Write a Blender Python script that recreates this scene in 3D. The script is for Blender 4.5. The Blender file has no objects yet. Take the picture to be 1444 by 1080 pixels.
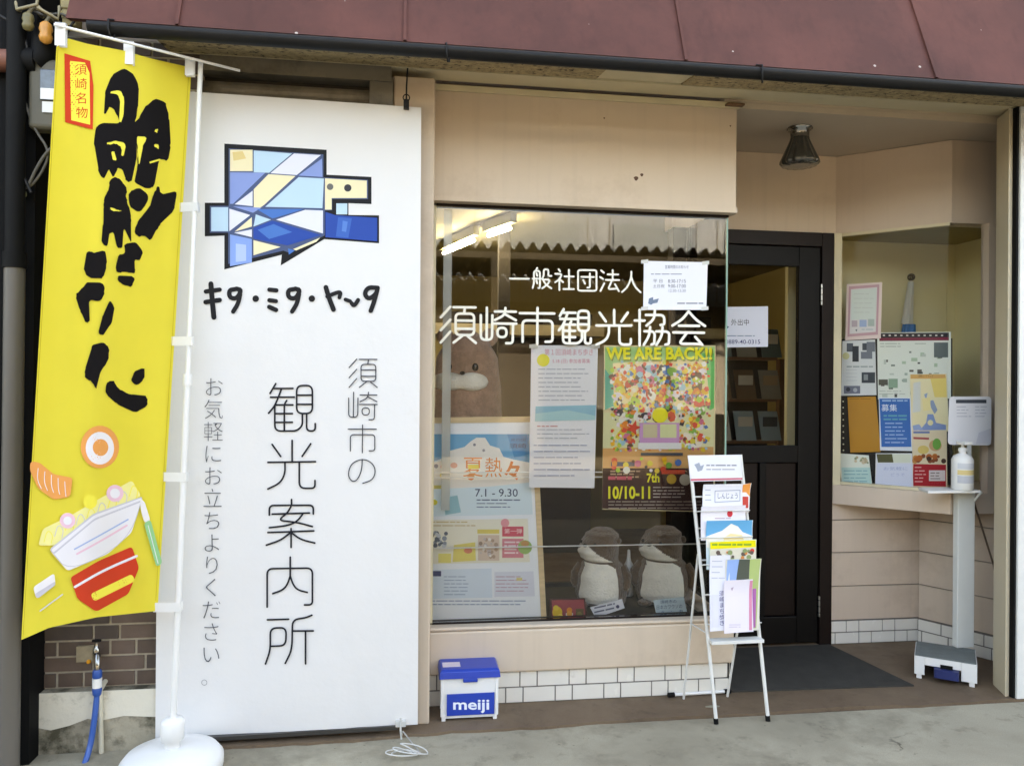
import bpy, bmesh, math, random
import numpy as np
from mathutils import Vector
random.seed(7)
R_ = math.radians
SC = bpy.context.scene
COL = SC.collection
S = 0.9                       # survey units -> metres

# ------------------------------------------------------------------ camera, sky, sun, exposure
FPX, PW, PH = 1100.0, 1444.0, 1080.0
def _basis(yaw, pitch, roll):
    cy, sy = math.cos(yaw), math.sin(yaw)
    f = np.array([sy*math.cos(pitch), cy*math.cos(pitch), math.sin(pitch)])
    r = np.array([cy, -sy, 0.0]); u = np.cross(r, f)
    return (r*math.cos(roll)+u*math.sin(roll), -r*math.sin(roll)+u*math.cos(roll), f)
CR, CU, CF = _basis(R_(8.0), R_(0.194), R_(0.526))
CAM = np.array([0.0, 0.0, 1.5])
cd = bpy.data.cameras.new('camera'); cam = bpy.data.objects.new('camera', cd); COL.objects.link(cam)
from mathutils import Matrix
cam.matrix_world = Matrix(((CR[0], CU[0], -CF[0], CAM[0]*S), (CR[1], CU[1], -CF[1], CAM[1]*S),
                           (CR[2], CU[2], -CF[2], CAM[2]*S), (0, 0, 0, 1)))
cd.sensor_fit = 'HORIZONTAL'; cd.sensor_width = 36.0; cd.lens = 36.0*FPX/PW
cd.clip_start = 0.02; cd.clip_end = 600
SC.camera = cam

SUN_EL, SUN_AZ = R_(36), R_(16)          # behind the shop: its front is in its own shade
w = bpy.data.worlds.new("World"); SC.world = w; w.use_nodes = True
nt = w.node_tree; bg = nt.nodes['Background']
sky = nt.nodes.new('ShaderNodeTexSky'); sky.sky_type = 'NISHITA'; sky.sun_disc = False
sky.sun_elevation = SUN_EL; sky.sun_rotation = SUN_AZ
sky.dust_density = 4.0; sky.air_density = 1.0; sky.ozone_density = 0.6
nt.links.new(sky.outputs[0], bg.inputs[0]); bg.inputs[1].default_value = 0.15
ld = bpy.data.lights.new('sun', 'SUN'); ld.energy = 2.2; ld.angle = R_(0.5); ld.color = (1.0, 0.95, 0.87)
sun = bpy.data.objects.new('sun', ld); COL.objects.link(sun)
sd = Vector((math.sin(SUN_AZ)*math.cos(SUN_EL), math.cos(SUN_AZ)*math.cos(SUN_EL), math.sin(SUN_EL)))
sun.rotation_euler = (-sd).to_track_quat('-Z', 'Y').to_euler(); sun.location = sd*30
vs = SC.view_settings
vs.view_transform = 'Standard'; vs.look = 'None'; vs.gamma = 1.0; vs.use_curve_mapping = False
vs.exposure = 3.28
vs.use_white_balance = True; vs.white_balance_temperature = 9000; vs.white_balance_tint = 12
SC.cycles.transparent_max_bounces = 16
SC.cycles.max_bounces = 8; SC.cycles.diffuse_bounces = 5
SC.cycles.caustics_reflective = False; SC.cycles.caustics_refractive = False
SC.cycles.sample_clamp_indirect = 4.0

# ------------------------------------------------------------------ survey: sight lines of the photograph met with the real planes
def ray(px, py): return CF + CR*((px-PW/2)/FPX) - CU*((py-PH/2)/FPX)
def on_y(px, py, y): d = ray(px, py); return CAM+d*(y/d[1])
def on_z(px, py, z=0.0): d = ray(px, py); return CAM+d*((z-CAM[2])/d[2])
def plane3(a, b, c, lift=0.0):
    a, b, c = map(np.array, (a, b, c)); n = np.cross(b-a, c-a); n = n/np.linalg.norm(n)
    if np.dot(n, CAM-a) < 0: n = -n
    a = a+n*lift
    def hit(px, py): d = ray(px, py); return CAM+d*(np.dot(n, a-CAM)/np.dot(n, d))
    hit.n = n
    return hit
def curled(hit, x0, x1, y0, y1, amp, top=0.0):
    n = hit.n
    def h(px, py):
        u = (px-x0)/(x1-x0)*2-1; v = (py-y0)/(y1-y0); return hit(px, py)+n*(amp*u*u*(.4+.6*v)+top*max(0, .35-v)**2*8)
    h.n = n
    return h
def plane_y(y): return plane3((0, y, 0), (1, y, 0), (0, y, 1))
def plane_v(p, q): return plane3((p[0], p[1], 0), (q[0], q[1], 0), (p[0], p[1], 1))

# ------------------------------------------------------------------ materials
def lin(c): return tuple((x/12.92 if x <= .04045 else ((x+.055)/1.055)**2.4) for x in c)
def hexc(h): h = h.lstrip('#'); return lin(tuple(int(h[i:i+2], 16)/255 for i in (0, 2, 4)))
MATS = {}
def mat(name, col, rough=.6, metal=0.0, var=.08, vscale=3.0, bump=0.0, bscale=60.0, stain=None, sscale=2.0, sthr=(.55, .75),
        spec=.5, sheen=0.0, coat=0.0, rvar=.1, stretch=(1, 1, 1), streak=0.0):
    if name in MATS: return MATS[name]
    c = hexc(col) if isinstance(col, str) else col
    m = bpy.data.materials.new(name); m.use_nodes = True; MATS[name] = m
    n = m.node_tree.nodes; l = m.node_tree.links; b = n['Principled BSDF']
    b.inputs['Roughness'].default_value = rough; b.inputs['Metallic'].default_value = metal
    b.inputs['Specular IOR Level'].default_value = spec
    if sheen: b.inputs['Sheen Weight'].default_value = sheen
    if coat: b.inputs['Coat Weight'].default_value = coat; b.inputs['Coat Roughness'].default_value = .08
    tc = n.new('ShaderNodeTexCoord'); mp = n.new('ShaderNodeMapping'); mp.inputs['Scale'].default_value = stretch
    l.new(tc.outputs['Object'], mp.inputs[0])
    def noise(sc, det=6, rg=.6):
        t = n.new('ShaderNodeTexNoise'); t.inputs['Scale'].default_value = sc; t.inputs['Detail'].default_value = det
        t.inputs['Roughness'].default_value = rg; l.new(mp.outputs[0], t.inputs['Vector']); return t
    out = None
    if var > 0:
        t = noise(vscale); r = n.new('ShaderNodeValToRGB')
        r.color_ramp.elements[0].position = .3; r.color_ramp.elements[1].position = .7
        r.color_ramp.elements[0].color = (*[x*(1-var) for x in c], 1); r.color_ramp.elements[1].color = (*[min(1, x*(1+var)) for x in c], 1)
        l.new(t.outputs['Fac'], r.inputs[0]); out = r.outputs[0]
        if rvar:
            mr = n.new('ShaderNodeMapRange'); mr.inputs['To Min'].default_value = max(.02, rough-rvar); mr.inputs['To Max'].default_value = min(1, rough+rvar)
            l.new(t.outputs['Fac'], mr.inputs[0]); l.new(mr.outputs[0], b.inputs['Roughness'])
    if stain:
        sc_ = hexc(stain); t = noise(sscale, 9, .68); r = n.new('ShaderNodeValToRGB')
        r.color_ramp.elements[0].position = sthr[0]; r.color_ramp.elements[1].position = sthr[1]
        r.color_ramp.elements[0].color = (0, 0, 0, 1); r.color_ramp.elements[1].color = (1, 1, 1, 1)
        l.new(t.outputs['Fac'], r.inputs[0]); mx = n.new('ShaderNodeMix'); mx.data_type = 'RGBA'
        l.new(r.outputs[0], mx.inputs[0])
        if out: l.new(out, mx.inputs[6])
        else: mx.inputs[6].default_value = (*c, 1)
        mx.inputs[7].default_value = (*sc_, 1); out = mx.outputs[2]
    if streak:
        m2 = n.new('ShaderNodeMapping'); m2.inputs['Scale'].default_value = (26, 26, 1.3); l.new(tc.outputs['Object'], m2.inputs[0]); t = n.new('ShaderNodeTexNoise'); t.inputs['Scale'].default_value = 1.0; t.inputs['Detail'].default_value = 7; l.new(m2.outputs[0], t.inputs['Vector'])
        r = n.new('ShaderNodeMapRange'); r.inputs['From Min'].default_value = .52; r.inputs['From Max'].default_value = .78; r.inputs['To Max'].default_value = streak; l.new(t.outputs['Fac'], r.inputs[0])
        mx = n.new('ShaderNodeMix'); mx.data_type = 'RGBA'; l.new(r.outputs[0], mx.inputs[0]); l.new(out, mx.inputs[6]); mx.inputs[7].default_value = (*[x*.45 for x in c], 1); out = mx.outputs[2]
    if out: l.new(out, b.inputs['Base Color'])
    else: b.inputs['Base Color'].default_value = (*c, 1)
    if bump:
        t = noise(bscale, 5); bp = n.new('ShaderNodeBump'); bp.inputs['Strength'].default_value = bump; bp.inputs['Distance'].default_value = .01
        l.new(t.outputs['Fac'], bp.inputs['Height']); l.new(bp.outputs[0], b.inputs['Normal'])
    return m
def ink(col, rough=.5):
    k = 'print_'+(col if isinstance(col, str) else '%02x%02x%02x' % col).lstrip('#')+('' if rough == .5 else '_g%d' % int(rough*100))
    return mat(k, col, rough, var=0, rvar=0, spec=.2)
def glass_mat(name, tint=(.99, .99, .985), ior=1.5, rough=0.0):
    if name in MATS: return MATS[name]
    m = bpy.data.materials.new(name); m.use_nodes = True; MATS[name] = m
    n = m.node_tree.nodes; l = m.node_tree.links; n.clear()
    o = n.new('ShaderNodeOutputMaterial'); mx = n.new('ShaderNodeMixShader'); fr = n.new('ShaderNodeFresnel'); fr.inputs[0].default_value = ior
    tr = n.new('ShaderNodeBsdfTransparent'); tr.inputs[0].default_value = (*tint, 1)
    gl = n.new('ShaderNodeBsdfGlossy'); gl.inputs['Roughness'].default_value = rough
    l.new(fr.outputs[0], mx.inputs[0]); l.new(tr.outputs[0], mx.inputs[1]); l.new(gl.outputs[0], mx.inputs[2]); l.new(mx.outputs[0], o.inputs[0])
    return m
def emit_mat(name, col, st):
    if name in MATS: return MATS[name]
    m = bpy.data.materials.new(name); m.use_nodes = True; MATS[name] = m
    b = m.node_tree.nodes['Principled BSDF']; b.inputs['Base Color'].default_value = (.8, .8, .8, 1)
    b.inputs['Emission Color'].default_value = (*col, 1); b.inputs['Emission Strength'].default_value = st
    return m
def cloth_mat(name, col, trans=.25, rough=.75):
    if name in MATS: return MATS[name]
    m = mat(name, col, rough, var=.03, vscale=6, bump=.08, bscale=900, spec=.12)
    n = m.node_tree.nodes; l = m.node_tree.links; b = n['Principled BSDF']; o = n['Material Output']
    t = n.new('ShaderNodeBsdfTranslucent'); t.inputs[0].default_value = (*(hexc(col) if isinstance(col, str) else col), 1)
    mx = n.new('ShaderNodeMixShader'); mx.inputs[0].default_value = trans
    l.new(b.outputs[0], mx.inputs[1]); l.new(t.outputs[0], mx.inputs[2]); l.new(mx.outputs[0], o.inputs[0])
    return m

BEIGE = mat('beige_wall_paint', '#cfbda9', .62, var=.05, vscale=1.6, bump=.06, bscale=130, stain='#a8917a', sscale=1.6, sthr=(.55, .9), streak=.13)
BEIGE2 = mat('beige_siding_paint', '#cbb8a6', .6, var=.05, vscale=2, bump=.05, bscale=110, stain='#a08a76', sscale=1.8, sthr=(.56, .9), streak=.12)
CREAM = mat('cream_trim', '#cfc3a4', .55, var=.06, vscale=4, stain='#94886a', sscale=3, sthr=(.58, .9))
CHANNEL = mat('cream_metal', '#cbbfa6', .4, var=.05, vscale=3, stain='#8d8468', sscale=5, sthr=(.62, .9))
CEIL = mat('entry_ceiling_paint', '#b9aa98', .7, var=.05, vscale=2, bump=.05, bscale=90)
STUCCO = mat('stucco', '#ac9874', .95, var=.3, vscale=40, bump=1.0, bscale=60, stain='#3a2d1e', sscale=42, sthr=(.54, .62))
MAROON = mat('maroon_metal_sheet', '#553530', .7, spec=.2, var=.14, vscale=1.5, bump=.08, bscale=8, stain='#72463e', sscale=1.6, sthr=(.45, .85), streak=.3)
def specks(m, col, scale=9.0, thr=.045, lo=.35):
    n = m.node_tree.nodes; l = m.node_tree.links; b = n['Principled BSDF']; src = b.inputs['Base Color'].links[0].from_socket
    tc = n.new('ShaderNodeTexCoord'); v = n.new('ShaderNodeTexVoronoi'); v.inputs['Scale'].default_value = scale; l.new(tc.outputs['Object'], v.inputs['Vector'])
    lt = n.new('ShaderNodeMath'); lt.operation = 'LESS_THAN'; lt.inputs[1].default_value = thr; l.new(v.outputs['Distance'], lt.inputs[0])
    sx = n.new('ShaderNodeSeparateColor'); l.new(v.outputs['Color'], sx.inputs[0]); g2 = n.new('ShaderNodeMath'); g2.operation = 'GREATER_THAN'; g2.inputs[1].default_value = lo; l.new(sx.outputs[0], g2.inputs[0])
    mu = n.new('ShaderNodeMath'); mu.operation = 'MULTIPLY'; l.new(lt.outputs[0], mu.inputs[0]); l.new(g2.outputs[0], mu.inputs[1])
    mx = n.new('ShaderNodeMix'); mx.data_type = 'RGBA'; l.new(mu.outputs[0], mx.inputs[0]); l.new(src, mx.inputs[6]); mx.inputs[7].default_value = (*hexc(col), 1); l.new(mx.outputs[2], b.inputs['Base Color'])
specks(MAROON, '#b5a8a0', 9, .05, .5)
DARKPIPE = mat('dark_grey_plastic', '#151516', .5, spec=.25, var=.15, vscale=5)
TILE = mat('white_wall_tile', '#e2ddd3', .25, var=.03, vscale=9, stain='#a89c88', sscale=7, sthr=(.62, .9))
GROUT = mat('grey_grout', '#77706a', .9, var=.15, vscale=30)
SHUT = mat('grey_steel_slats', '#7d776c', .5, metal=.3, var=.12, vscale=5, stain='#4c463c', sscale=6, sthr=(.5, .8))
DOORB = mat('dark_brown_door_paint', '#1c1310', .45, spec=.2, var=.15, vscale=4, bump=.05, bscale=60)
DOORK = mat('black_brown_panel', '#0d0b0a', .5, spec=.2, var=.15, vscale=4)
STEEL = mat('brushed_steel', '#b9b9b6', .3, metal=1, var=.05, vscale=20)
WHITEM = mat('white_enamelled_metal', '#dcdcd8', .35, var=.04, vscale=20, stain='#9a958a', sscale=25, sthr=(.66, .8))
WPLAST = mat('white_plastic', '#e4e4e2', .4, var=.03, vscale=6)
GREYPL = mat('grey_plastic', '#8f9492', .5, var=.06, vscale=10)
BLACK = mat('black_rubber', '#0b0b0b', .7, spec=.2, var=.1, vscale=10)
GLASS = glass_mat('window_glass', ior=1.43); GLASSB = glass_mat('bay_glass', (.985, .985, .98), 1.12); GLASSE = mat('glass_edge_green', '#7fa597', .2, var=0)
TAN = mat('tan_room_wall', '#a8955c', .8, var=.08, vscale=1.2)
OLIVE = mat('olive_room_wall', '#98895a', .8, var=.08, vscale=1.5)
DARKROOM = mat('dark_room_panel', '#3a342c', .8, var=.15, vscale=2)
WOODL = mat('pale_pine', '#d9bf94', .5, var=.12, vscale=6, stretch=(1, 1, 12))
WOODD = mat('brown_wood', '#6a4a30', .5, var=.2, vscale=5, stretch=(8, 8, 1))

# ------------------------------------------------------------------ mesh builder
class MB:
    def __init__(s): s.v = []; s.f = []; s.m = []; s.sm = []; s.mats = []
    def mi(s, m):
        if m not in s.mats: s.mats.append(m)
        return s.mats.index(m)
    def add(s, vs_, fs, m, smooth=False):
        o = len(s.v); i = s.mi(m); s.v += [tuple(float(c) for c in p) for p in vs_]
        for f in fs: s.f.append([o+k for k in f]); s.m.append(i); s.sm.append(smooth)
        return s
    def box(s, x0, y0, z0, x1, y1, z1, m):
        x0, x1 = sorted((x0, x1)); y0, y1 = sorted((y0, y1)); z0, z1 = sorted((z0, z1))
        return s.add([(x0, y0, z0), (x1, y0, z0), (x1, y1, z0), (x0, y1, z0), (x0, y0, z1), (x1, y0, z1), (x1, y1, z1), (x0, y1, z1)],
              [(0, 3, 2, 1), (4, 5, 6, 7), (0, 1, 5, 4), (1, 2, 6, 5), (2, 3, 7, 6), (3, 0, 4, 7)], m)
    def prism(s, poly, vec, m, m_side=None):
        poly = [np.array(p, float) for p in poly]; n = len(poly); v2 = [p+np.array(vec, float) for p in poly]
        s.add(poly+v2, [tuple(range(n)), tuple(range(2*n-1, n-1, -1))], m)
        s.add(poly+v2, [(i, i+n, (i+1) % n+n, (i+1) % n) for i in range(n)], m_side or m)
        return s
    def wall(s, p, q, z0, z1, t, m):      # vertical slab from xy p to xy q, thickness t to the left of p->q
        p = np.array(p, float); q = np.array(q, float); d = (q-p)/np.linalg.norm(q-p); n = np.array([-d[1], d[0]])*t
        return s.prism([(p[0], p[1], z0), (q[0], q[1], z0), (q[0], q[1], z1), (p[0], p[1], z1)], (n[0], n[1], 0), m)
    def tube(s, path, r, m, n=10, closed=False, caps=True):
        P = [np.array(p, float) for p in path]; N = len(P); rr = r if hasattr(r, '__len__') else [r]*N
        vs_ = []; ref = None
        for i in range(N):
            if closed: t = P[(i+1) % N]-P[i-1]
            else: t = P[min(i+1, N-1)]-P[max(i-1, 0)]
            t = t/(np.linalg.norm(t)+1e-12)
            if ref is None: ref = np.array([0, 0, 1.]) if abs(t[2]) < .9 else np.array([1., 0, 0])
            a = ref-t*np.dot(ref, t); a /= np.linalg.norm(a); b = np.cross(t, a); ref = a
            for k in range(n):
                an = 2*math.pi*k/n; vs_.append(P[i]+(a*math.cos(an)+b*math.sin(an))*rr[i])
        fs = []
        for i in range(N if closed else N-1):
            j = (i+1) % N
            for k in range(n): fs.append((i*n+k, i*n+(k+1) % n, j*n+(k+1) % n, j*n+k))
        s.add(vs_, fs, m, True)
        if caps and not closed:
            s.add(vs_[:n], [tuple(range(n-1, -1, -1))], m); s.add(vs_[-n:], [tuple(range(n))], m)
        return s
    def lathe(s, prof, c, m, n=24, flute=0.0, nf=0):
        vs_ = []; fs = []
        for r, z in prof:
            for k in range(n):
                a = 2*math.pi*k/n; q = r*(1+(flute*math.cos(nf*a) if nf else 0)); vs_.append((c[0]+q*math.cos(a), c[1]+q*math.sin(a), c[2]+z))
        for i in range(len(prof)-1):
            for k in range(n): fs.append((i*n+k, i*n+(k+1) % n, (i+1)*n+(k+1) % n, (i+1)*n+k))
        s.add(vs_, fs, m, True)
        s.add(vs_[:n], [tuple(range(n-1, -1, -1))], m); s.add(vs_[-n:], [tuple(range(n))], m); return s
    def ball(s, c, r, m, n=16, k=10):
        r = r if hasattr(r, '__len__') else (r, r, r); vs_ = [(c[0], c[1], c[2]-r[2])]; fs = []
        for i in range(1, k):
            a = -math.pi/2+math.pi*i/k
            for j in range(n):
                b = 2*math.pi*j/n; vs_.append((c[0]+r[0]*math.cos(a)*math.cos(b), c[1]+r[1]*math.cos(a)*math.sin(b), c[2]+r[2]*math.sin(a)))
        vs_.append((c[0], c[1], c[2]+r[2])); L = len(vs_)-1
        for j in range(n):
            fs.append((0, 1+(j+1) % n, 1+j)); fs.append((L, L-n+j, L-n+(j+1) % n))
            for i in range(k-2): fs.append((1+i*n+j, 1+i*n+(j+1) % n, 1+(i+1)*n+(j+1) % n, 1+(i+1)*n+j))
        return s.add(vs_, fs, m, True)
    def loft(s, rings, m, smooth=True, caps=True):
        n = len(rings[0]); vs_ = [p for r in rings for p in r]; fs = []
        for i in range(len(rings)-1):
            for k in range(n): fs.append((i*n+k, i*n+(k+1) % n, (i+1)*n+(k+1) % n, (i+1)*n+k))
        s.add(vs_, fs, m, smooth)
        if caps: s.add(rings[0], [tuple(range(n-1, -1, -1))], m); s.add(rings[-1], [tuple(range(n))], m)
        return s
    def build(s, name, parent=None, base=None, bevel=0.0, seg=2):
        V = np.array(s.v, float)
        if parent is not None: base = np.array(parent['_base'])
        elif base is None: base = np.array([(V[:, 0].min()+V[:, 0].max())/2, (V[:, 1].min()+V[:, 1].max())/2, V[:, 2].min()])
        base = np.array(base, float)
        me = bpy.data.meshes.new(name); me.from_pydata([tuple(p) for p in (V-base)*S], [], s.f)
        for m in s.mats: me.materials.append(m)
        me.polygons.foreach_set('material_index', s.m); me.polygons.foreach_set('use_smooth', s.sm); me.update()
        o = bpy.data.objects.new(name, me); COL.objects.link(o)
        if parent is not None: o.parent = parent
        else: o.location = base*S
        o['_base'] = [float(x) for x in base]
        if bevel:
            b = o.modifiers.new('bevel', 'BEVEL'); b.width = bevel*S; b.segments = seg; b.limit_method = 'ANGLE'; b.angle_limit = R_(40)
        return o
def tag(o, label=None, cat=None, group=None, kind=None):
    if label: o['label'] = label
    if cat: o['category'] = cat
    if group: o['group'] = group
    if kind: o['kind'] = kind
    return o
def thing(name, base, label, cat, group=None):
    o = bpy.data.objects.new(name, None); COL.objects.link(o); o.empty_display_size = .1
    o.location = np.array(base, float)*S; o['_base'] = [float(x) for x in base]
    return tag(o, label, cat, group)
def part_at(o, parent): return o

# ------------------------------------------------------------------ flat printed things: ink laid on a sheet
def chaikin(p, it=3, closed=False):
    p = [np.array(q, float) for q in p]
    for _ in range(it):
        q = [] if closed else [p[0]]
        for i in range(len(p) if closed else len(p)-1):
            a, b = p[i], p[(i+1) % len(p)]; q += [a*.75+b*.25, a*.25+b*.75]
        if not closed: q.append(p[-1])
        p = q
    return p
def rcorner(p, r, closed=False, n=5):        # polyline with rounded corners of radius r
    p = [np.array(q, float) for q in p]; out = []; N = len(p)
    for i in range(N):
        if not closed and i in (0, N-1): out.append(p[i]); continue
        a, b, c = p[i-1], p[i], p[(i+1) % N]; la, lc = np.linalg.norm(a-b), np.linalg.norm(c-b)
        t = min(r, la*.48, lc*.48); A = b+(a-b)/la*t; C_ = b+(c-b)/lc*t
        for k in range(n+1):
            u = k/n; out.append(A*(1-u)**2+b*2*u*(1-u)+C_*u*u)
    return out
_TX = {}
def text_mesh(s_, off=0.0, ls=1.0):
    k = (s_, off, ls)
    if k not in _TX:
        c = bpy.data.curves.new('t', 'FONT'); c.body = s_; c.offset = off; c.resolution_u = 3; c.space_character = ls
        o = bpy.data.objects.new('t', c); me = bpy.data.meshes.new_from_object(o)
        vs_ = [(v.co.x, v.co.y) for v in me.vertices]; fs = [tuple(p.vertices) for p in me.polygons]
        bpy.data.objects.remove(o); bpy.data.curves.remove(c); bpy.data.meshes.remove(me)
        _TX[k] = (vs_, fs)
    return _TX[k]
class Flat(MB):
    STEP = 2.5e-5
    def __init__(s, hit, nrm=None, tess=0):
        super().__init__(); s.hit = hit; s.n = nrm if nrm is not None else hit.n; s.L = 0; s.tess = tess; s.lift0 = 0
    def _m(s, c): return ink(c) if isinstance(c, str) else c
    def put(s, pts, faces, c, step=True):
        if step: s.L += 1
        off = s.n*(s.lift0+s.L*s.STEP)
        if s.tess:
            bm = bmesh.new(); vv = [bm.verts.new((p[0], p[1], 0)) for p in pts]
            for f in faces:
                try: bm.faces.new([vv[i] for i in f])
                except ValueError: pass
            bm.normal_update(); bmesh.ops.triangulate(bm, faces=bm.faces[:])
            for _ in range(4):
                e = [e for e in bm.edges if e.calc_length() > s.tess]
                if not e: break
                bmesh.ops.subdivide_edges(bm, edges=e, cuts=1); bmesh.ops.triangulate(bm, faces=bm.faces[:])
            bm.verts.index_update(); pts = [(v.co.x, v.co.y) for v in bm.verts]; faces = [[v.index for v in f.verts] for f in bm.faces]; bm.free()
        s.add([s.hit(*p)+off for p in pts], faces, s._m(c))
    def sheet(s, pts, c, t=.0015):
        if s.tess:
            s.put(pts, [tuple(range(len(pts)))], c); s.lift0 -= t; s.put(pts, [tuple(range(len(pts)))], c, False); s.lift0 += t; s.L += 4; return
        P = [s.hit(*p) for p in pts]; s.prism(P, -s.n*t, s._m(c)); s.L += 2
    def poly(s, pts, c): s.put(pts, [tuple(range(len(pts)))], c)
    def rect(s, x0, y0, x1, y1, c): s.poly([(x0, y0), (x1, y0), (x1, y1), (x0, y1)], c)
    def disc(s, x, y, r, c, ry=None, n=18): s.poly([(x+r*math.cos(2*math.pi*k/n), y+(ry or r)*math.sin(2*math.pi*k/n)) for k in range(n)], c)
    def stroke(s, pts, wd, c, closed=False, caps=True):
        p = [np.array(q, float) for q in pts]; q = [p[0]]
        for a in p[1:]:
            if np.linalg.norm(a-q[-1]) > 1e-3: q.append(a)
        p = q; N = len(p); Lf, Rt = [], []
        for i in range(N):
            if closed: t1 = p[i]-p[i-1]; t2 = p[(i+1) % N]-p[i]
            else: t1 = p[i]-p[i-1] if i else p[1]-p[0]; t2 = p[i+1]-p[i] if i < N-1 else p[-1]-p[-2]
            t1 = t1/np.linalg.norm(t1); t2 = t2/np.linalg.norm(t2); n1 = np.array([-t1[1], t1[0]]); n2 = np.array([-t2[1], t2[0]])
            m = n1+n2; L = np.linalg.norm(m); m = m/L if L > .3 else n1; k = min(1.6, 1/max(.4, float(np.dot(m, n1))))
            Lf.append(p[i]+m*wd/2*k); Rt.append(p[i]-m*wd/2*k)
        V = Lf+Rt; F = [(i, (i+1) % N, N+(i+1) % N, N+i) for i in range(N if closed else N-1)]
        if caps and not closed:
            for end, (c0, d) in enumerate(((p[0], p[0]-p[1]), (p[-1], p[-1]-p[-2]))):
                d = d/np.linalg.norm(d); nn = np.array([-d[1], d[0]]); b = len(V)
                V += [c0+(d*math.sin(a)+nn*math.cos(a))*wd/2 for a in [math.pi*k/6 for k in range(7)]]; F.append(tuple(range(b, b+7)))
        s.put([tuple(v) for v in V], F, c)
    def glyph(s, g, x, y, w_, h_, wd, c, shear=0.0):     # strokes on a 0..100 grid into a box of the photograph
        for st in g:
            kind, pts = st[0], st[1:]
            q = [(x+a/100*w_, y+b/100*h_+shear*a/100*w_) for a, b in pts]
            if kind == 's': q = chaikin(q, 3)
            elif kind == 'r': q = rcorner(q, w_*.13)
            elif kind == 'c': q = rcorner(q, w_*.13, True)
            s.stroke(q, wd, c, closed=(kind == 'c'))
    def text(s, t, x0, y0, x1, y1, c, off=0.0, slope=0.0, keep=False, ls=1.0):
        vs_, fs = text_mesh(t, off, ls)
        a = np.array(vs_); mn, mx = a.min(0), a.max(0); w_, h_ = mx-mn
        pts = [(x0+(p[0]-mn[0])/w_*(x1-x0), y1-(p[1]-mn[1])/h_*(y1-y0)) for p in vs_]
        s.put([(p[0], p[1]+slope*(p[0]-x0)) for p in pts], fs, c)
    def vtext(s, t, xc, y0, y1, wd, c, off=0.0, lean=0.0):   # a vertical column of characters
        n = len(t); h = (y1-y0)/n
        for i, ch in enumerate(t):
            vs_, fs = text_mesh(ch, off); yc = y0+h*(i+.5); x = xc+lean*(yc-y0)
            # em box of a full-width character: 0..1 across, about -.12...88 up (font size 1)
            q = [(x+(p[0]-.5)*wd, yc-(p[1]-.38)*h*.96) for p in vs_]; s.put(q, fs, c)
    def lines(s, x0, y0, x1, n, dy, c, th=1.2, jit=.3, slope=0.0):     # unreadably small print
        rnd = random.Random(int(x0*7+y0*13))
        for i in range(n):
            x = x0
            e = x1-(x1-x0)*rnd.random()*jit
            while x < e-2:
                L = min(e-x, 4+rnd.random()*14); yy = y0+i*dy+slope*(x-x0)
                s.poly([(x, yy), (x+L, yy+slope*L), (x+L, yy+th+slope*L), (x, yy+th)], c); x += L+1.5

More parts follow.
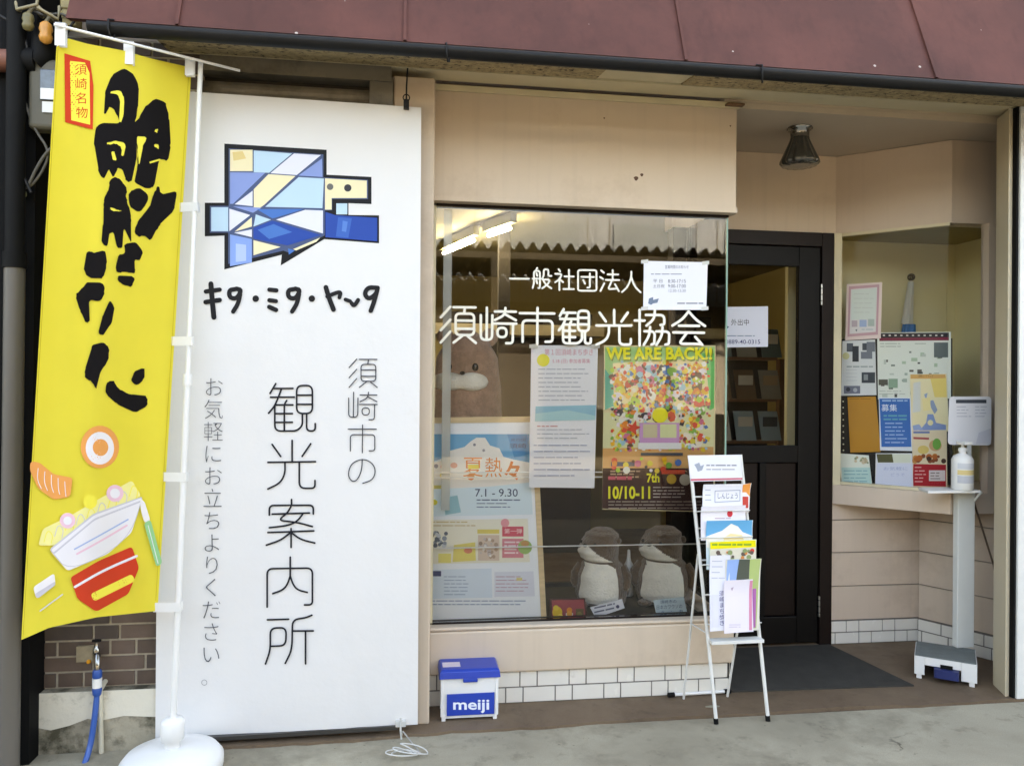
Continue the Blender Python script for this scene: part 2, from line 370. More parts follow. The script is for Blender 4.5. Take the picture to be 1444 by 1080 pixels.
G = {
'観': [('p', (15, 0), (3, 20)), ('p', (11, 10), (51, 10)), ('p', (4, 28), (54, 28)), ('s', (27, 11), (14, 45), (0, 61)), ('r', (38, 35), (33, 43), (33, 97)),
      ('p', (14, 44), (51, 44)), ('r', (13, 44), (13, 98), (58, 98), (71, 88), (71, 63)), ('p', (14, 62), (50, 62)), ('p', (14, 80), (50, 80)),
      ('c', (59, 4), (92, 4), (92, 62), (59, 62)), ('p', (59, 24), (92, 24)), ('p', (59, 43), (92, 43)), ('r', (80, 63), (80, 98), (98, 98), (98, 83))],
'光': [('p', (51, 0), (51, 45)), ('p', (9, 8), (27, 33)), ('p', (90, 7), (72, 33)), ('p', (0, 45), (100, 44)), ('s', (36, 46), (36, 69), (26, 88), (0, 100)),
      ('r', (66, 46), (66, 99), (99, 99), (99, 83))],
'案': [('p', (52, 0), (52, 11)), ('r', (6, 32), (6, 12), (97, 12), (97, 30)), ('p', (12, 30), (89, 28)), ('r', (51, 14), (44, 27), (24, 43), (62, 47), (95, 56)),
      ('s', (76, 29), (64, 45), (44, 54), (6, 58)), ('p', (3, 68), (98, 65)), ('p', (51, 60), (51, 99)), ('s', (50, 68), (30, 84), (0, 94)), ('s', (51, 68), (71, 83), (100, 90))],
'内': [('p', (50, 0), (50, 40)), ('r', (0, 100), (0, 23), (98, 22), (98, 96), (81, 96)), ('s', (50, 38), (44, 55), (34, 66), (12, 73)), ('s', (50, 38), (56, 55), (66, 66), (87, 71))],
'所': [('p', (5, 10), (49, 9)), ('r', (97, 1), (85, 6), (57, 10), (56, 60), (53, 77), (42, 99)), ('p', (57, 33), (100, 33)), ('p', (84, 33), (84, 100)),
      ('r', (11, 64), (43, 63), (44, 26), (11, 27), (11, 72), (1, 100))],
'須': [('p', (28, 1), (1, 30)), ('p', (28, 36), (1, 65)), ('p', (28, 68), (1, 98)), ('p', (37, 2), (99, 2)), ('p', (69, 3), (67, 18)),
      ('c', (43, 19), (95, 19), (95, 77), (43, 77)), ('p', (43, 38), (95, 38)), ('p', (43, 60), (95, 60)), ('p', (62, 79), (37, 98)), ('p', (77, 80), (100, 98))],
'崎': [('p', (19, 0), (18, 89)), ('r', (2, 21), (2, 90), (33, 90), (34, 21)), ('p', (41, 10), (99, 10)), ('s', (70, 0), (68, 20), (41, 34)), ('p', (70, 18), (99, 34)),
      ('p', (39, 44), (100, 44)), ('c', (48, 56), (73, 56), (73, 82), (48, 82)), ('r', (91, 45), (90, 99), (72, 99))],
'市': [('p', (51, 0), (50, 100)), ('p', (0, 15), (99, 15)), ('r', (8, 94), (8, 35), (94, 35), (94, 93), (74, 93))],
'の': [('s', (51, 1), (50, 40), (38, 79), (20, 96), (3, 79), (1, 51), (13, 18), (43, 1), (71, 4), (94, 26), (99, 57), (87, 87), (53, 100))],
'一': [('p', (0, 50), (100, 50))],
'般': [('p', (24, 0), (18, 12)), ('r', (0, 97), (7, 75), (7, 14), (38, 14), (38, 97), (30, 97)), ('p', (0, 52), (46, 52)), ('p', (20, 25), (24, 38)), ('p', (20, 62), (24, 75)),
      ('r', (52, 48), (58, 36), (58, 6), (82, 6), (82, 38), (98, 38)), ('r', (52, 56), (90, 56), (80, 78), (50, 98)), ('s', (56, 60), (70, 82), (98, 98))],
'社': [('p', (18, 0), (26, 10)), ('r', (0, 22), (36, 22), (22, 50), (0, 62)), ('p', (22, 45), (22, 100)), ('p', (26, 50), (42, 62)), ('p', (50, 34), (100, 34)), ('p', (74, 2), (74, 95)), ('p', (44, 95), (100, 95))],
'団': [('c', (0, 0), (100, 0), (100, 100), (0, 100)), ('p', (18, 33), (86, 33)), ('r', (64, 16), (64, 85), (50, 85)), ('p', (28, 48), (38, 66))],
'法': [('p', (6, 2), (20, 12)), ('p', (0, 33), (16, 42)), ('p', (2, 98), (22, 62)), ('p', (66, 0), (66, 45)), ('p', (40, 20), (95, 20)), ('p', (30, 46), (100, 46)), ('r', (62, 48), (42, 90), (88, 86)), ('p', (78, 66), (98, 98))],
'人': [('s', (50, 0), (50, 30), (30, 75), (0, 100)), ('s', (50, 28), (66, 70), (100, 100))],
'協': [('p', (14, 0), (14, 100)), ('p', (0, 30), (28, 30)), ('r', (32, 14), (85, 14), (85, 40), (74, 42)), ('s', (58, 0), (56, 25), (34, 44)), ('r', (28, 60), (58, 60), (56, 95), (48, 97)), ('s', (44, 48), (42, 72), (26, 98)),
      ('r', (62, 60), (100, 60), (98, 95), (88, 97)), ('s', (80, 48), (78, 72), (62, 98))],
'会': [('s', (50, 0), (30, 24), (0, 42)), ('s', (50, 0), (72, 24), (100, 42)), ('p', (20, 42), (82, 42)), ('p', (3, 62), (97, 62)), ('r', (45, 62), (20, 95), (88, 95)), ('p', (70, 74), (92, 98))],
}

# ================================================================== THE GROUND
def concrete(name, c1, c2, c3, crack=True, scale=1.0, rough=.8):
    m = bpy.data.materials.new(name); m.use_nodes = True; MATS[name] = m; n = m.node_tree.nodes; l = m.node_tree.links; b = n['Principled BSDF']; b.inputs['Specular IOR Level'].default_value = .25
    tc = n.new('ShaderNodeTexCoord')
    def noise(sc, det=8, rg=.6, dist=0.0):
        t = n.new('ShaderNodeTexNoise'); t.inputs['Scale'].default_value = sc*scale; t.inputs['Detail'].default_value = det; t.inputs['Roughness'].default_value = rg; t.inputs['Distortion'].default_value = dist; l.new(tc.outputs['Object'], t.inputs['Vector']); return t
    def ramp(src, a, b_, lo=0.0, hi=1.0):
        r = n.new('ShaderNodeMapRange'); r.inputs['From Min'].default_value = a; r.inputs['From Max'].default_value = b_; r.inputs['To Min'].default_value = lo; r.inputs['To Max'].default_value = hi; l.new(src, r.inputs[0]); return r.outputs[0]
    def mix(f, a, c, mode='MIX'):
        x = n.new('ShaderNodeMix'); x.data_type = 'RGBA'; x.blend_type = mode
        if isinstance(f, float): x.inputs[0].default_value = f
        else: l.new(f, x.inputs[0])
        for k, v in ((6, a), (7, c)):
            if isinstance(v, tuple): x.inputs[k].default_value = (*v, 1)
            else: l.new(v, x.inputs[k])
        return x.outputs[2]
    col = mix(ramp(noise(1.3, 9, .62, .4).outputs['Fac'], .38, .66), hexc(c1), hexc(c2))
    col = mix(ramp(noise(3.1, 10, .7, .25).outputs['Fac'], .50, .68, 0, .55), col, hexc(c3))
    col = mix(ramp(noise(9, 8, .7).outputs['Fac'], .56, .66, 0, .45), col, hexc(c3))
    col = mix(ramp(noise(240, 3, .5).outputs['Fac'], .35, .65, .0, .5), col, tuple(x*.62 for x in hexc(c1)))
    v = n.new('ShaderNodeTexVoronoi'); v.inputs['Scale'].default_value = 16*scale; l.new(tc.outputs['Object'], v.inputs['Vector'])
    spot = n.new('ShaderNodeMath'); spot.operation = 'LESS_THAN'; spot.inputs[1].default_value = .07; l.new(v.outputs['Distance'], spot.inputs[0])
    col = mix(ramp(spot.outputs[0], 0, 1, 0, .45), col, hexc(c3))
    hgt = noise(60, 8, .65).outputs['Fac']
    if crack:
        vm = n.new('ShaderNodeVectorMath'); vm.operation = 'MULTIPLY_ADD'; nz = noise(2.2, 6, .6); l.new(nz.outputs['Color'], vm.inputs[0]); vm.inputs[1].default_value = (.55, .55, .55); l.new(tc.outputs['Object'], vm.inputs[2])
        w_ = n.new('ShaderNodeTexVoronoi'); w_.feature = 'DISTANCE_TO_EDGE'; w_.inputs['Scale'].default_value = .75; l.new(vm.outputs[0], w_.inputs['Vector'])
        cr = ramp(w_.outputs['Distance'], .001, .0075, 1, 0); mk = ramp(noise(.9, 3).outputs['Fac'], .53, .63); mu = n.new('ShaderNodeMath'); mu.operation = 'MULTIPLY'; l.new(cr, mu.inputs[0]); l.new(mk, mu.inputs[1])
        col = mix(mu.outputs[0], col, tuple(x*.3 for x in hexc(c3)))
    l.new(col, b.inputs['Base Color']); l.new(ramp(noise(4).outputs['Fac'], .3, .7, rough-.15, rough+.12), b.inputs['Roughness'])
    bp = n.new('ShaderNodeBump'); bp.inputs['Strength'].default_value = .35; bp.inputs['Distance'].default_value = .006; l.new(hgt, bp.inputs['Height']); l.new(bp.outputs[0], b.inputs['Normal'])
    return m
PAVE = concrete('grey_concrete_paving', '#aea692', '#8d8573', '#5c5546')
FLOORM = concrete('red_brown_concrete', '#7d6a57', '#6b5847', '#4d4034', crack=False, scale=1.3, rough=.7)
ASPH = mat('asphalt', '#5a5a58', .9, var=.2, vscale=20, bump=.3, bscale=120)
b = MB(); b.box(-90, -90, -.6, 90, 90, -.20, ASPH); tag(b.build('road', base=(0, 0, -.6)), kind='structure')
b = MB(); b.box(-30, -1.3, -.22, 30, 3.43, -.012, PAVE); tag(b.build('pavement', base=(0, 1, -.22), bevel=.02), kind='structure')
b = MB(); b.box(-30, -9.5, -.22, 30, -6.6, -.03, PAVE); tag(b.build('far_pavement', base=(0, -8, -.22), bevel=.02), kind='structure')
_re = random.Random(31); _fe = []
for k in range(70):
    x = -.86+k*(4.16/69); y = np.interp(x, [-.86, .84, 1.76, 3.05, 3.3], [3.345, 3.405, 3.425, 3.41, 3.41]); _fe.append((x, y+(_re.random()-.5)*.014+.008*math.sin(x*7), -.15))
b = MB(); b.prism(_fe+[(3.3, 8.2, -.15), (-.86, 8.2, -.15)], (0, 0, .15), FLOORM)
tag(b.build('entrance_floor', base=(1, 4, -.15)), kind='structure')

# ================================================================== THE SHOP
shop = thing('shop_building', (1.0, 3.9, 0), 'beige shop front with maroon awning, display window, dark door and corner bay window', 'shop')
YB = 4.30; ZC = 2.87; XL, XR = .133, 1.612
# pillar between banner and window
b = MB(); b.box(-.05, 3.47, 0, .132, 3.80, 2.86, BEIGE); b.build('pillar', shop, bevel=.008)
# panel above the window
b = MB(); b.box(XL, 3.645, 2.385, XR+.005, 3.76, ZC, BEIGE); b.box(XL, 3.637, 2.357, XR+.010, 3.765, 2.384, BEIGE)
RUST = ink('#5a4030')
for (px, py, r) in ((897, 252, .011), (905, 247, .008), (852, 167, .004), (1030, 178, .004)):
    c = on_y(px, py, 3.645); b.prism([(c[0]+r*math.cos(a)*(1+.3*math.sin(3*a)), 3.6446, c[2]+r*math.sin(a)) for a in [k*.7 for k in range(9)]], (0, .0012, 0), RUST)
b.build('upper_panel', shop, bevel=.004)
# apron under the window and its return beside the entry
b = MB(); b.box(XL, 3.640, .150, 1.625, 3.76, .352, BEIGE); b.box(XL, 3.637, .3535, 1.627, 3.775, .372, BEIGE); b.box(1.50, 3.775, .150, 1.622, YB-.01, .372, BEIGE)
b.build('apron', shop, bevel=.010)
def tile_rows(b, p, q, zr, out, widths, seed):
    rnd = random.Random(seed); p = np.array(p, float); q = np.array(q, float); L = np.linalg.norm(q-p); d = (q-p)/L; n = np.array([d[1], -d[0]])
    b.wall(p, q, zr[0], zr[-1], .03, GROUT)
    for r in range(len(zr)-1):
        x = -rnd.random()*.12; k = rnd.randint(0, 1)
        while x < L:
            w_ = widths[k % 2]; k += 1; a, e = max(0, x), min(L, x+w_); x += w_
            if e-a < .012: continue
            A = p+d*(a+.003)+n*.004; E_ = p+d*(e-.003)+n*.004
            b.wall(A, E_, zr[r]+.004, zr[r+1]-.003, .010, TILE)
b = MB(); tile_rows(b, (XL, 3.66), (1.607, 3.66), (0, .074, .149), 1, (.155, .083), 3); b.build('tile_base', shop, bevel=.0015)
b = MB(); tile_rows(b, (1.607, 3.66), (1.607, YB), (0, .074, .149), 1, (.155, .083), 4); b.build('tile_base', shop, bevel=.0015)

# display window: front pane, return pane, frame
win = MB()
for x in (XL+.0, ): win.box(x, 3.69, .372, x+.018, 3.735, 2.357, CREAM)
win.box(XL, 3.69, .3725, 1.60, 3.74, .380, DOORB); win.box(XL, 3.69, 2.345, 1.60, 3.74, 2.3565, DOORB)
WIN = win.build('display_window', shop)
b = MB(); b.box(XL+.019, 3.700, .3805, 1.592, 3.708, 2.3445, GLASS); b.build('front_pane', WIN)
b = MB(); b.box(1.592, 3.712, .3805, 1.600, YB-.02, 2.40, GLASS); b.build('side_pane', WIN)
b = MB(); b.box(1.5925, 3.699, .3805, 1.6005, 3.7115, 2.3445, GLASSE); b.build('glass_edge', WIN)
b = MB()
for z in (1.058, 1.082, .722):
    b.tube([(XL+.02, 3.735, z), (1.585, 3.735, z-.004)], .0032, WPLAST, 6)
b.build('white_rod', WIN)  # thin white rods across the window just inside the glass
MILKY = glass_mat('milky_translucent', (.9, .92, .9), 1.3, .2)
_n = MILKY.node_tree.nodes; _mx = _n.new('ShaderNodeMixShader'); _df = _n.new('ShaderNodeBsdfDiffuse'); _df.inputs[0].default_value = (.8, .82, .78, 1); _mx.inputs[0].default_value = .45
_o = [k for k in _n if k.type == 'OUTPUT_MATERIAL'][0]; _src = _o.inputs[0].links[0].from_socket; MILKY.node_tree.links.new(_src, _mx.inputs[1]); MILKY.node_tree.links.new(_df.outputs[0], _mx.inputs[2]); MILKY.node_tree.links.new(_mx.outputs[0], _o.inputs[0])
b = MB(); b.box(on_y(626, 300, 3.75)[0], 3.75, .90, on_y(638, 300, 3.75)[0], 3.762, 2.34, MILKY); b.build('milky_strip', WIN)  # milky half-transparent strip upright just inside the glass
# lettering on the glass
f = Flat(plane_y(3.6995)); f.lift0 = .0002
LW = ink('#eceade', .4)
for ch, x0, x1, y0, y1 in (('須', 621, 671, 432, 484), ('崎', 677, 728, 434, 484), ('市', 733, 782, 434, 485), ('観', 788, 834, 436, 485), ('光', 841, 890, 437, 486), ('協', 895, 944, 437, 487), ('会', 948, 994, 439, 487)):
    f.glyph(G[ch], x0, y0, x1-x0, y1-y0, 3.6, LW, .012)
for ch, x0, x1, y0, y1 in (('一', 719, 746, 380, 406), ('般', 751, 778, 378, 407), ('社', 783, 809, 380, 409), ('団', 815, 841, 381, 410), ('法', 846, 873, 381, 411), ('人', 877, 903, 383, 412)):
    f.glyph(G[ch], x0, y0, x1-x0, y1-y0, 2.6, LW, .012)
f.build('lettering', WIN)

# awning, gutter, soffit
GY = 3.04; GZ = on_y(785, 82, GY)[2]
AW0, AW1 = (GY+.015, GZ+.030), (GY+.56, GZ+1.345)
b = MB(); xs0, xs1 = -1.235, 5.2
b.prism([(xs0, AW0[0], AW0[1]), (xs1, AW0[0], AW0[1]), (xs1, AW1[0], AW1[1]), (xs0, AW1[0], AW1[1])], (0, .05, .01), MAROON)
b.build('awning_roof', shop)
for px, py in ((571, 56), (967, 84), (1320, 113), (250, 34), (1700, 130)):
    x = on_y(px, py, AW0[0])[0]; b = MB()
    b.prism([(x-.006, AW0[0]-.010, AW0[1]+.002), (x+.006, AW0[0]-.010, AW0[1]+.002), (x+.006, AW1[0]-.010, AW1[1]), (x-.006, AW1[0]-.010, AW1[1])], (0, .012, 0), MAROON)
    b.build('awning_seam', shop)
b = MB()
ring = lambda x: [(x, GY+.032*math.cos(a), GZ+.032*math.sin(a)) for a in [math.pi+math.pi*k/10 for k in range(11)]]+[(x, GY+.026, GZ+.009), (x, GY-.026, GZ+.009)]
gx0 = on_y(126, 35, GY)[0]
b.loft([ring(gx0), ring(.2), ring(.205), ring(2.6), ring(5.2)], DARKPIPE); GUT = b.build('gutter', shop)
def hook(px, py):
    x = on_y(px, py, GY)[0]; b = MB()
    b.tube([(x-.006, GY+.03, GZ+.04), (x-.006, GY-.037, GZ+.012), (x-.006, GY-.037, GZ-.022), (x, GY-.024, GZ-.055), (x+.006, GY-.015, GZ-.05), (x+.008, GY, GZ-.004)], .0035, DARKPIPE, 6); b.build('hook', GUT)
hook(631, 90); hook(1071, 120); hook(1500, 150); hook(160, 60)
# sloping soffit: rendered stucco outside, painted board inside
SA, SB_, SC_ = (GY+.045, GZ+.030), (3.44, on_y(700, 103, 3.44)[2]), (3.634, on_y(700, 119, 3.634)[2])
def soff(b, x0, x1, p, q, m_, t=.03): b.prism([(x0, p[0], p[1]), (x1, p[0], p[1]), (x1, q[0], q[1]), (x0, q[0], q[1])], (0, 0, t), m_)
xa_, xb2 = on_y(860, 105, 3.2)[0], on_y(988, 112, 3.2)[0]
b = MB(); soff(b, -.98, xa_, SA, SB_, STUCCO, .012); b.build('stucco_soffit', shop)
b = MB(); soff(b, xb2, 5.2, SA, SB_, STUCCO, .012); b.build('stucco_soffit', shop)
b = MB(); soff(b, xa_+.001, xb2-.001, (SA[0], SA[1]+.006), (SB_[0], SB_[1]+.006), CREAM, .008); b.build('soffit_board', shop)
b = MB(); soff(b, -.98, 5.2, (SB_[0]+.0005, SB_[1]-.004), SC_, CREAM); b.build('soffit_board', shop)
b = MB(); b.box(XL, 3.6365, 2.8705, 1.63, 3.70, 2.90, CREAM); b.box(1.55, 3.6, 2.874, 1.64, 3.634, 2.8845, WOODD); b.build('cornice', shop, bevel=.003)
b = MB(); b.box(1.55, 3.6355, 2.8705+.0305, 3.6, 4.6, 2.93, CEIL); b.box(1.6305, 3.6365, 2.872, 3.6, 4.6, 2.9, CEIL); b.build('entry_ceiling', shop)
b = MB(); b.box(-1.6, 3.86, 2.99, 5.2, 4.2, 7.2, BEIGE); b.box(-1.6, 3.9, 2.98, -1.3, 8.2, 7.2, BEIGE); b.box(-1.6, 4.2, 7.0, 5.2, 8.2, 7.2, BEIGE); b.box(4.9, 4.2, 2.98, 5.2, 8.2, 7, BEIGE); b.box(-1.6, 8.201, -.1, 5.2, 8.28, 7.2, BEIGE); b.box(5.1, 3.8, -.1, 5.2, 8.19, 2.975, BEIGE); b.box(-1.6, 3.9, -.1, -1.56, 8.19, 2.975, BEIGE); b.box(-1.55, 4.0, 2.95, 5.09, 8.19, 2.976, BEIGE); b.build('upper_wall', shop)  # unseen upper storey, back and sides, added to keep the sun off

# entry back wall + door
b = MB(); b.box(1.52, YB, 2.413, 2.53, YB+.12, ZC, BEIGE); b.build('entry_wall', shop)
xg0, xg1 = on_y(1000, 500, YB)[0], on_y(1125, 500, YB)[0]
dr = MB()
dr.box(1.52, YB-.03, 0, 1.60, YB+.06, 2.412, DOORB); dr.box(2.43, YB-.03, 0, 2.505, YB+.06, 2.412, DOORB); dr.box(1.6005, YB-.03, 2.33, 2.4295, YB+.06, 2.412, DOORB)
DOOR = dr.build('door', shop, bevel=.004)
b = MB(); y0, y1 = YB-.012, YB+.03
b.box(1.6015, y0, .012, 1.70, y1, 2.328, DOORK); b.box(xg1, y0, .012, 2.4285, y1, 2.328, DOORK)
b.box(1.7005, y0, 2.213, xg1-.0005, y1, 2.328, DOORK); b.box(1.7005, y0, 1.065, xg1-.0005, y1, 1.165, DOORK); b.box(1.7005, y0, .012, xg1-.0005, y1, .168, DOORK)
xm = on_y(1074, 750, YB)[0]; b.box(xm-.02, y0, .1685, xm+.02, y1, 1.0645, DOORK)
b.build('leaf', DOOR, bevel=.004)
b = MB(); b.box(1.7005, YB+.008, .1685, xm-.0205, y1-.006, 1.0645, DOORB); b.box(xm+.0205, YB+.008, .1685, xg1-.0005, y1-.006, 1.0645, DOORB); b.build('lower_panel', DOOR, bevel=.006)
b = MB(); b.box(1.7005, YB+.004, 1.1655, xg1-.0005, YB+.010, 2.2125, GLASSB); b.build('pane', DOOR)
for z0, z1 in ((1.99, 2.11), (.165, .285)):
    b = MB(); x = on_y(1156, 400, YB)[0]; b.tube([(x, YB-.022, z0), (x, YB-.022, z1)], .008, STEEL, 8)
    for q in (.2, .5, .8): b.tube([(x, YB-.022, z0+(z1-z0)*q-.002), (x, YB-.022, z0+(z1-z0)*q+.002)], .0095, BLACK, 8)
    b.build('hinge', DOOR)
b = MB(); b.box(1.76, YB-.06, .95, 1.775, YB-.013, 1.25, STEEL); b.build('handle', DOOR, bevel=.005)

# corner bay: lower siding, sill, glass, header
XC, XS = 3.085, 3.02
zg = [on_y(1200, v, YB)[2] for v in (889.0, 872.8, 825.0, 777.8, 732.0)]
ztile0, ztile1 = zg[0], zg[1]
b = MB()
def siding(b, p, q):
    p = np.array(p, float); q = np.array(q, float); d = (q-p)/np.linalg.norm(q-p); n = np.array([d[1], -d[0]])
    b.wall(p, q, 0, .86, .08, GROUT)
    zz = [zg[1], zg[2], zg[3], zg[4], .86]
    for k in range(4): b.wall(p+n*.012, q+n*.012, zz[k]+.003, zz[k+1]-.003, .0115, BEIGE2)
siding(b, (2.506, YB), (XC, YB)); siding(b, (XC-.006, YB-.013), (3.46, 3.63)); b.build('bay_siding', shop, bevel=.003)
b = MB(); tile_rows(b, (2.506, YB-.020), (XC, YB-.020), (0, ztile0, ztile1), 1, (.15, .08), 11); tile_rows(b, (XC-.028, YB-.030), (3.40, 3.65), (0, ztile0, ztile1), 1, (.15, .08), 12); b.build('tile_base', shop, bevel=.0015)
P0, P1, P2 = np.array([2.508, YB-.022]), np.array([2.945, 3.855]), np.array([3.55, 3.865])
sill = [(P0[0], P0[1]), (P1[0], P1[1]), (P2[0], P2[1]), (3.55, 4.6), (P0[0]+.0, 4.6)]
b = MB(); b.prism([(x, y, .825) for x, y in sill], (0, 0, .111), BEIGE2); b.build('bay_sill', shop, bevel=.006)
Pq = [P0+np.array([.035, .04]), P1+np.array([.01, .045]), P2+np.array([0, .04])]
H0, H1, H2 = np.array([2.53, YB]), np.array([2.975, 3.90]), np.array([3.6, 3.895])
b = MB(); b.wall(H0, H1, 2.415, 2.869, .10, BEIGE2); b.wall(H1+np.array([.0005, 0]), H2, 2.415, 2.869, .10, BEIGE2); b.prism([(2.53, 4.42, 2.44), (H1[0], H1[1]+.05, 2.44), (3.6, 3.95, 2.44), (3.6, 5.0, 2.44), (2.53, 5.0, 2.44)], (0, 0, .02), OLIVE)
b.build('bay_header', shop)
BW = MB()
BW.box(2.508, YB-.025, .936, 2.556, YB+.05, 2.414, CREAM)
BW.wall(Pq[0]+np.array([.0, -.012]), Pq[1]+np.array([0, -.012]), .9365, .952, .03, CREAM); BW.wall(Pq[0]+np.array([0, -.012]), Pq[1]+np.array([0, -.012]), 2.398, 2.4145, .03, CREAM)
xp = on_y(1393, 500, 3.87)[0]
BW.box(xp-.005, 3.86, .9365, xp+.40, 3.92, 2.414, BEIGE2)
BAY = BW.build('bay_window', shop)
b = MB(); b.wall(Pq[0], Pq[1], .9525, 2.3975, .006, GLASSB); b.build('angled_pane', BAY)
b = MB(); b.wall(Pq[1]+np.array([.006, 0]), (xp-.006, 3.902), .9525, 2.3975, .006, GLASSB); b.build('front_pane', BAY)
# bay interior
PALEO = mat('pale_olive_board', '#ddd3a8', .7, var=.06, vscale=1.5)
xk = on_y(1335, 400, 4.62)[0]
b = MB(); b.box(2.40, 4.62, .9, xk-.001, 4.66, 2.44, PALEO); b.box(xk+.001, 4.618, .9, 3.6, 4.66, 2.44, PALEO); b.box(3.551, 3.97, .9, 3.59, 4.617, 2.44, PALEO); b.build('bay_back_wall', shop)
# right-hand shutter channel
b = MB(); b.prism([(2.942, 3.455, 0), (3.02, 3.455, 0), (3.02, 3.63, 0), (2.998, 3.60, 0)], (0, 0, 2.884), CHANNEL); b.build('shutter_channel', shop, bevel=.004)
b = MB(); b.box(2.960, 3.425, 0, 2.972, 3.4545, 2.884, BLACK); b.box(2.9725, 3.415, 0, 3.02, 3.4545, 2.884, WHITEM); b.build('shutter_channel', shop, bevel=.003)
b = MB(); b.box(3.03, 3.50, 0, 5.2, 3.60, 2.884, DARKROOM); b.build('side_wall', shop)
# left side: brick pier, concrete footing, roller shutter
BR = [mat('dark_brick_%s' % 'abc'[i], c, .55, var=.18, vscale=14, bump=.15, bscale=120) for i, c in enumerate(('#57483f', '#625147', '#493e38'))]
MORT = mat('brick_mortar', '#b3a998', .95, var=.2, vscale=30, bump=.3, bscale=150)
b = MB(); x0, x1, yw = -1.545, -.86, 3.45; b.box(x0, yw, .235, x1, yw+.25, 2.93, MORT); rnd = random.Random(2)
z = .238; r = 0; bh, bw = .064, .205
while z < 2.9:
    x = x0-(.5*bw if r % 2 else .18*bw)-.02
    while x < x1:
        w_ = bw if rnd.random() > .18 else bw*.5
        a, e = max(x0, x+.0055), min(x1, x+w_-.0055)
        if e-a > .015: b.box(a, yw-.006-rnd.random()*.002, z+.0045, e, yw+.01, z+bh-.0055, BR[rnd.choice((0, 0, 1, 2))])
        x += w_
    z += bh; r += 1
b.build('brick_pier', shop)
CONC = mat('old_concrete', '#9c9482', .95, var=.2, vscale=5, bump=.6, bscale=35, stain='#4a4636', sscale=4.5, sthr=(.5, .62))
CPAINT = mat('flaking_cream_paint', '#d8d2c2', .7, var=.06, vscale=5, bump=.2, bscale=60, stain='#8f8874', sscale=6, sthr=(.6, .75))
b = MB(); b.box(-1.55, 3.40, -.03, -.86, 3.7, .2345, CONC)
up = [(-1.49, .2355), (-1.53, .21), (-1.47, .19), (-1.46, .10), (-1.40, .085), (-1.33, .10), (-1.26, .125), (-1.21, .115), (-1.12, .13), (-1.0, .12), (-.86, .13), (-.86, .2355)]
b.prism([(x, 3.399, z) for x, z in up], (0, .0035, 0), CPAINT); b.build('footing', shop, bevel=.01)
b = MB(); z = .02
ring = []
while z < 2.80:
    for q in range(5):
        a = q/5*math.pi; ring.append((3.50-.013*math.sin(a), z+.068*q/5))
    z += .068
b.add([(x, y, zz) for x in (-.86, -.06) for y, zz in ring], [(i, i+1, len(ring)+i+1, len(ring)+i) for i in range(len(ring)-1)], SHUT)
b.box(-.86, 3.53, 0, -.06, 3.56, 2.86, DARKROOM); b.box(-.86, 3.44, 2.82, -.06, 3.52, 2.885, SHUT)
b.build('roller_shutter', shop)
b = MB(); b.box(-.155, 3.45, 2.66, -.052, 3.50, 2.84, SHUT); b.box(-.155, 3.46, 0, -.10, 3.498, 2.655, SHUT); b.build('shutter_guide', shop, bevel=.004)
# room behind the glass
b = MB(); b.box(-1.2, 8.0, 0, 3.6, 8.1, 2.9, TAN); b.box(-1.3, 3.8, 0, -1.2, 8.0, 2.9, TAN); b.box(3.5, 5.0, 0, 3.6, 8, 2.9, TAN); b.build('room_wall', shop)
b = MB(); RC = mat('room_ceiling', '#857c58', .8, var=.06); b.box(-1.2, 3.83, 2.62, 1.52, 4.425, 2.66, RC); b.box(-1.2, 4.4251, 2.62, 2.50, 8.0, 2.66, RC); b.box(2.5001, 5.001, 2.62, 3.5, 8, 2.66, RC); b.build('room_ceiling', shop)
b = MB(); b.box(XL+.001, 3.78, .33, 1.49, 4.33, .368, DARKROOM); b.box(XL, 4.331, 0, 1.49, 4.36, .39, DARKROOM); b.build('display_shelf', shop)
b = MB(); b.box(-.9, 6.6, 0, .35, 6.7, 1.95, OLIVE); b.box(.36, 6.9, 0, 1.7, 7.0, 2.15, DARKROOM); b.box(.2, 6.55, 1.93, 1.72, 6.9, 2.02, CREAM); b.box(.66, 5.4, 0, .74, 5.48, 2.6, DARKROOM); b.build('room_partition', shop)

# ================================================================== INSIDE THE WINDOW
TUBE = emit_mat('fluorescent_tube', (1, .97, .80), 15)
LFIX = mat('lamp_fitting', '#8f8c68', .5, var=0)
def tube_light(a, b_, label):
    A, B = on_z(*a, 2.52), on_z(*b_, 2.52); d = (B-A)/np.linalg.norm(B-A); n = np.array([-d[1], d[0], 0])
    t = thing('fluorescent_light', ((A+B)/2)*np.array([1, 1, 0])+np.array([0, 0, 2.62]), label, 'ceiling light', 'tube lights inside the shop')
    m = MB(); m.tube([A, B], .013, TUBE, 10); m.build('tube', t)
    m = MB(); m.prism([A-d*.05+n*.022+[0, 0, .03], B+d*.05+n*.022+[0, 0, .03], B+d*.05-n*.022+[0, 0, .03], A-d*.05-n*.022+[0, 0, .03]], (0, 0, .065), LFIX); m.build('fitting', t)
tube_light((626, 357), (668, 339), 'lit ceiling tube light farther left behind the window, lower in the photo')
tube_light((689, 332), (719, 322), 'lit ceiling tube light nearer the glass, upper right one of two')

def blank_hit(px0, py0, px1, py1, y): pass
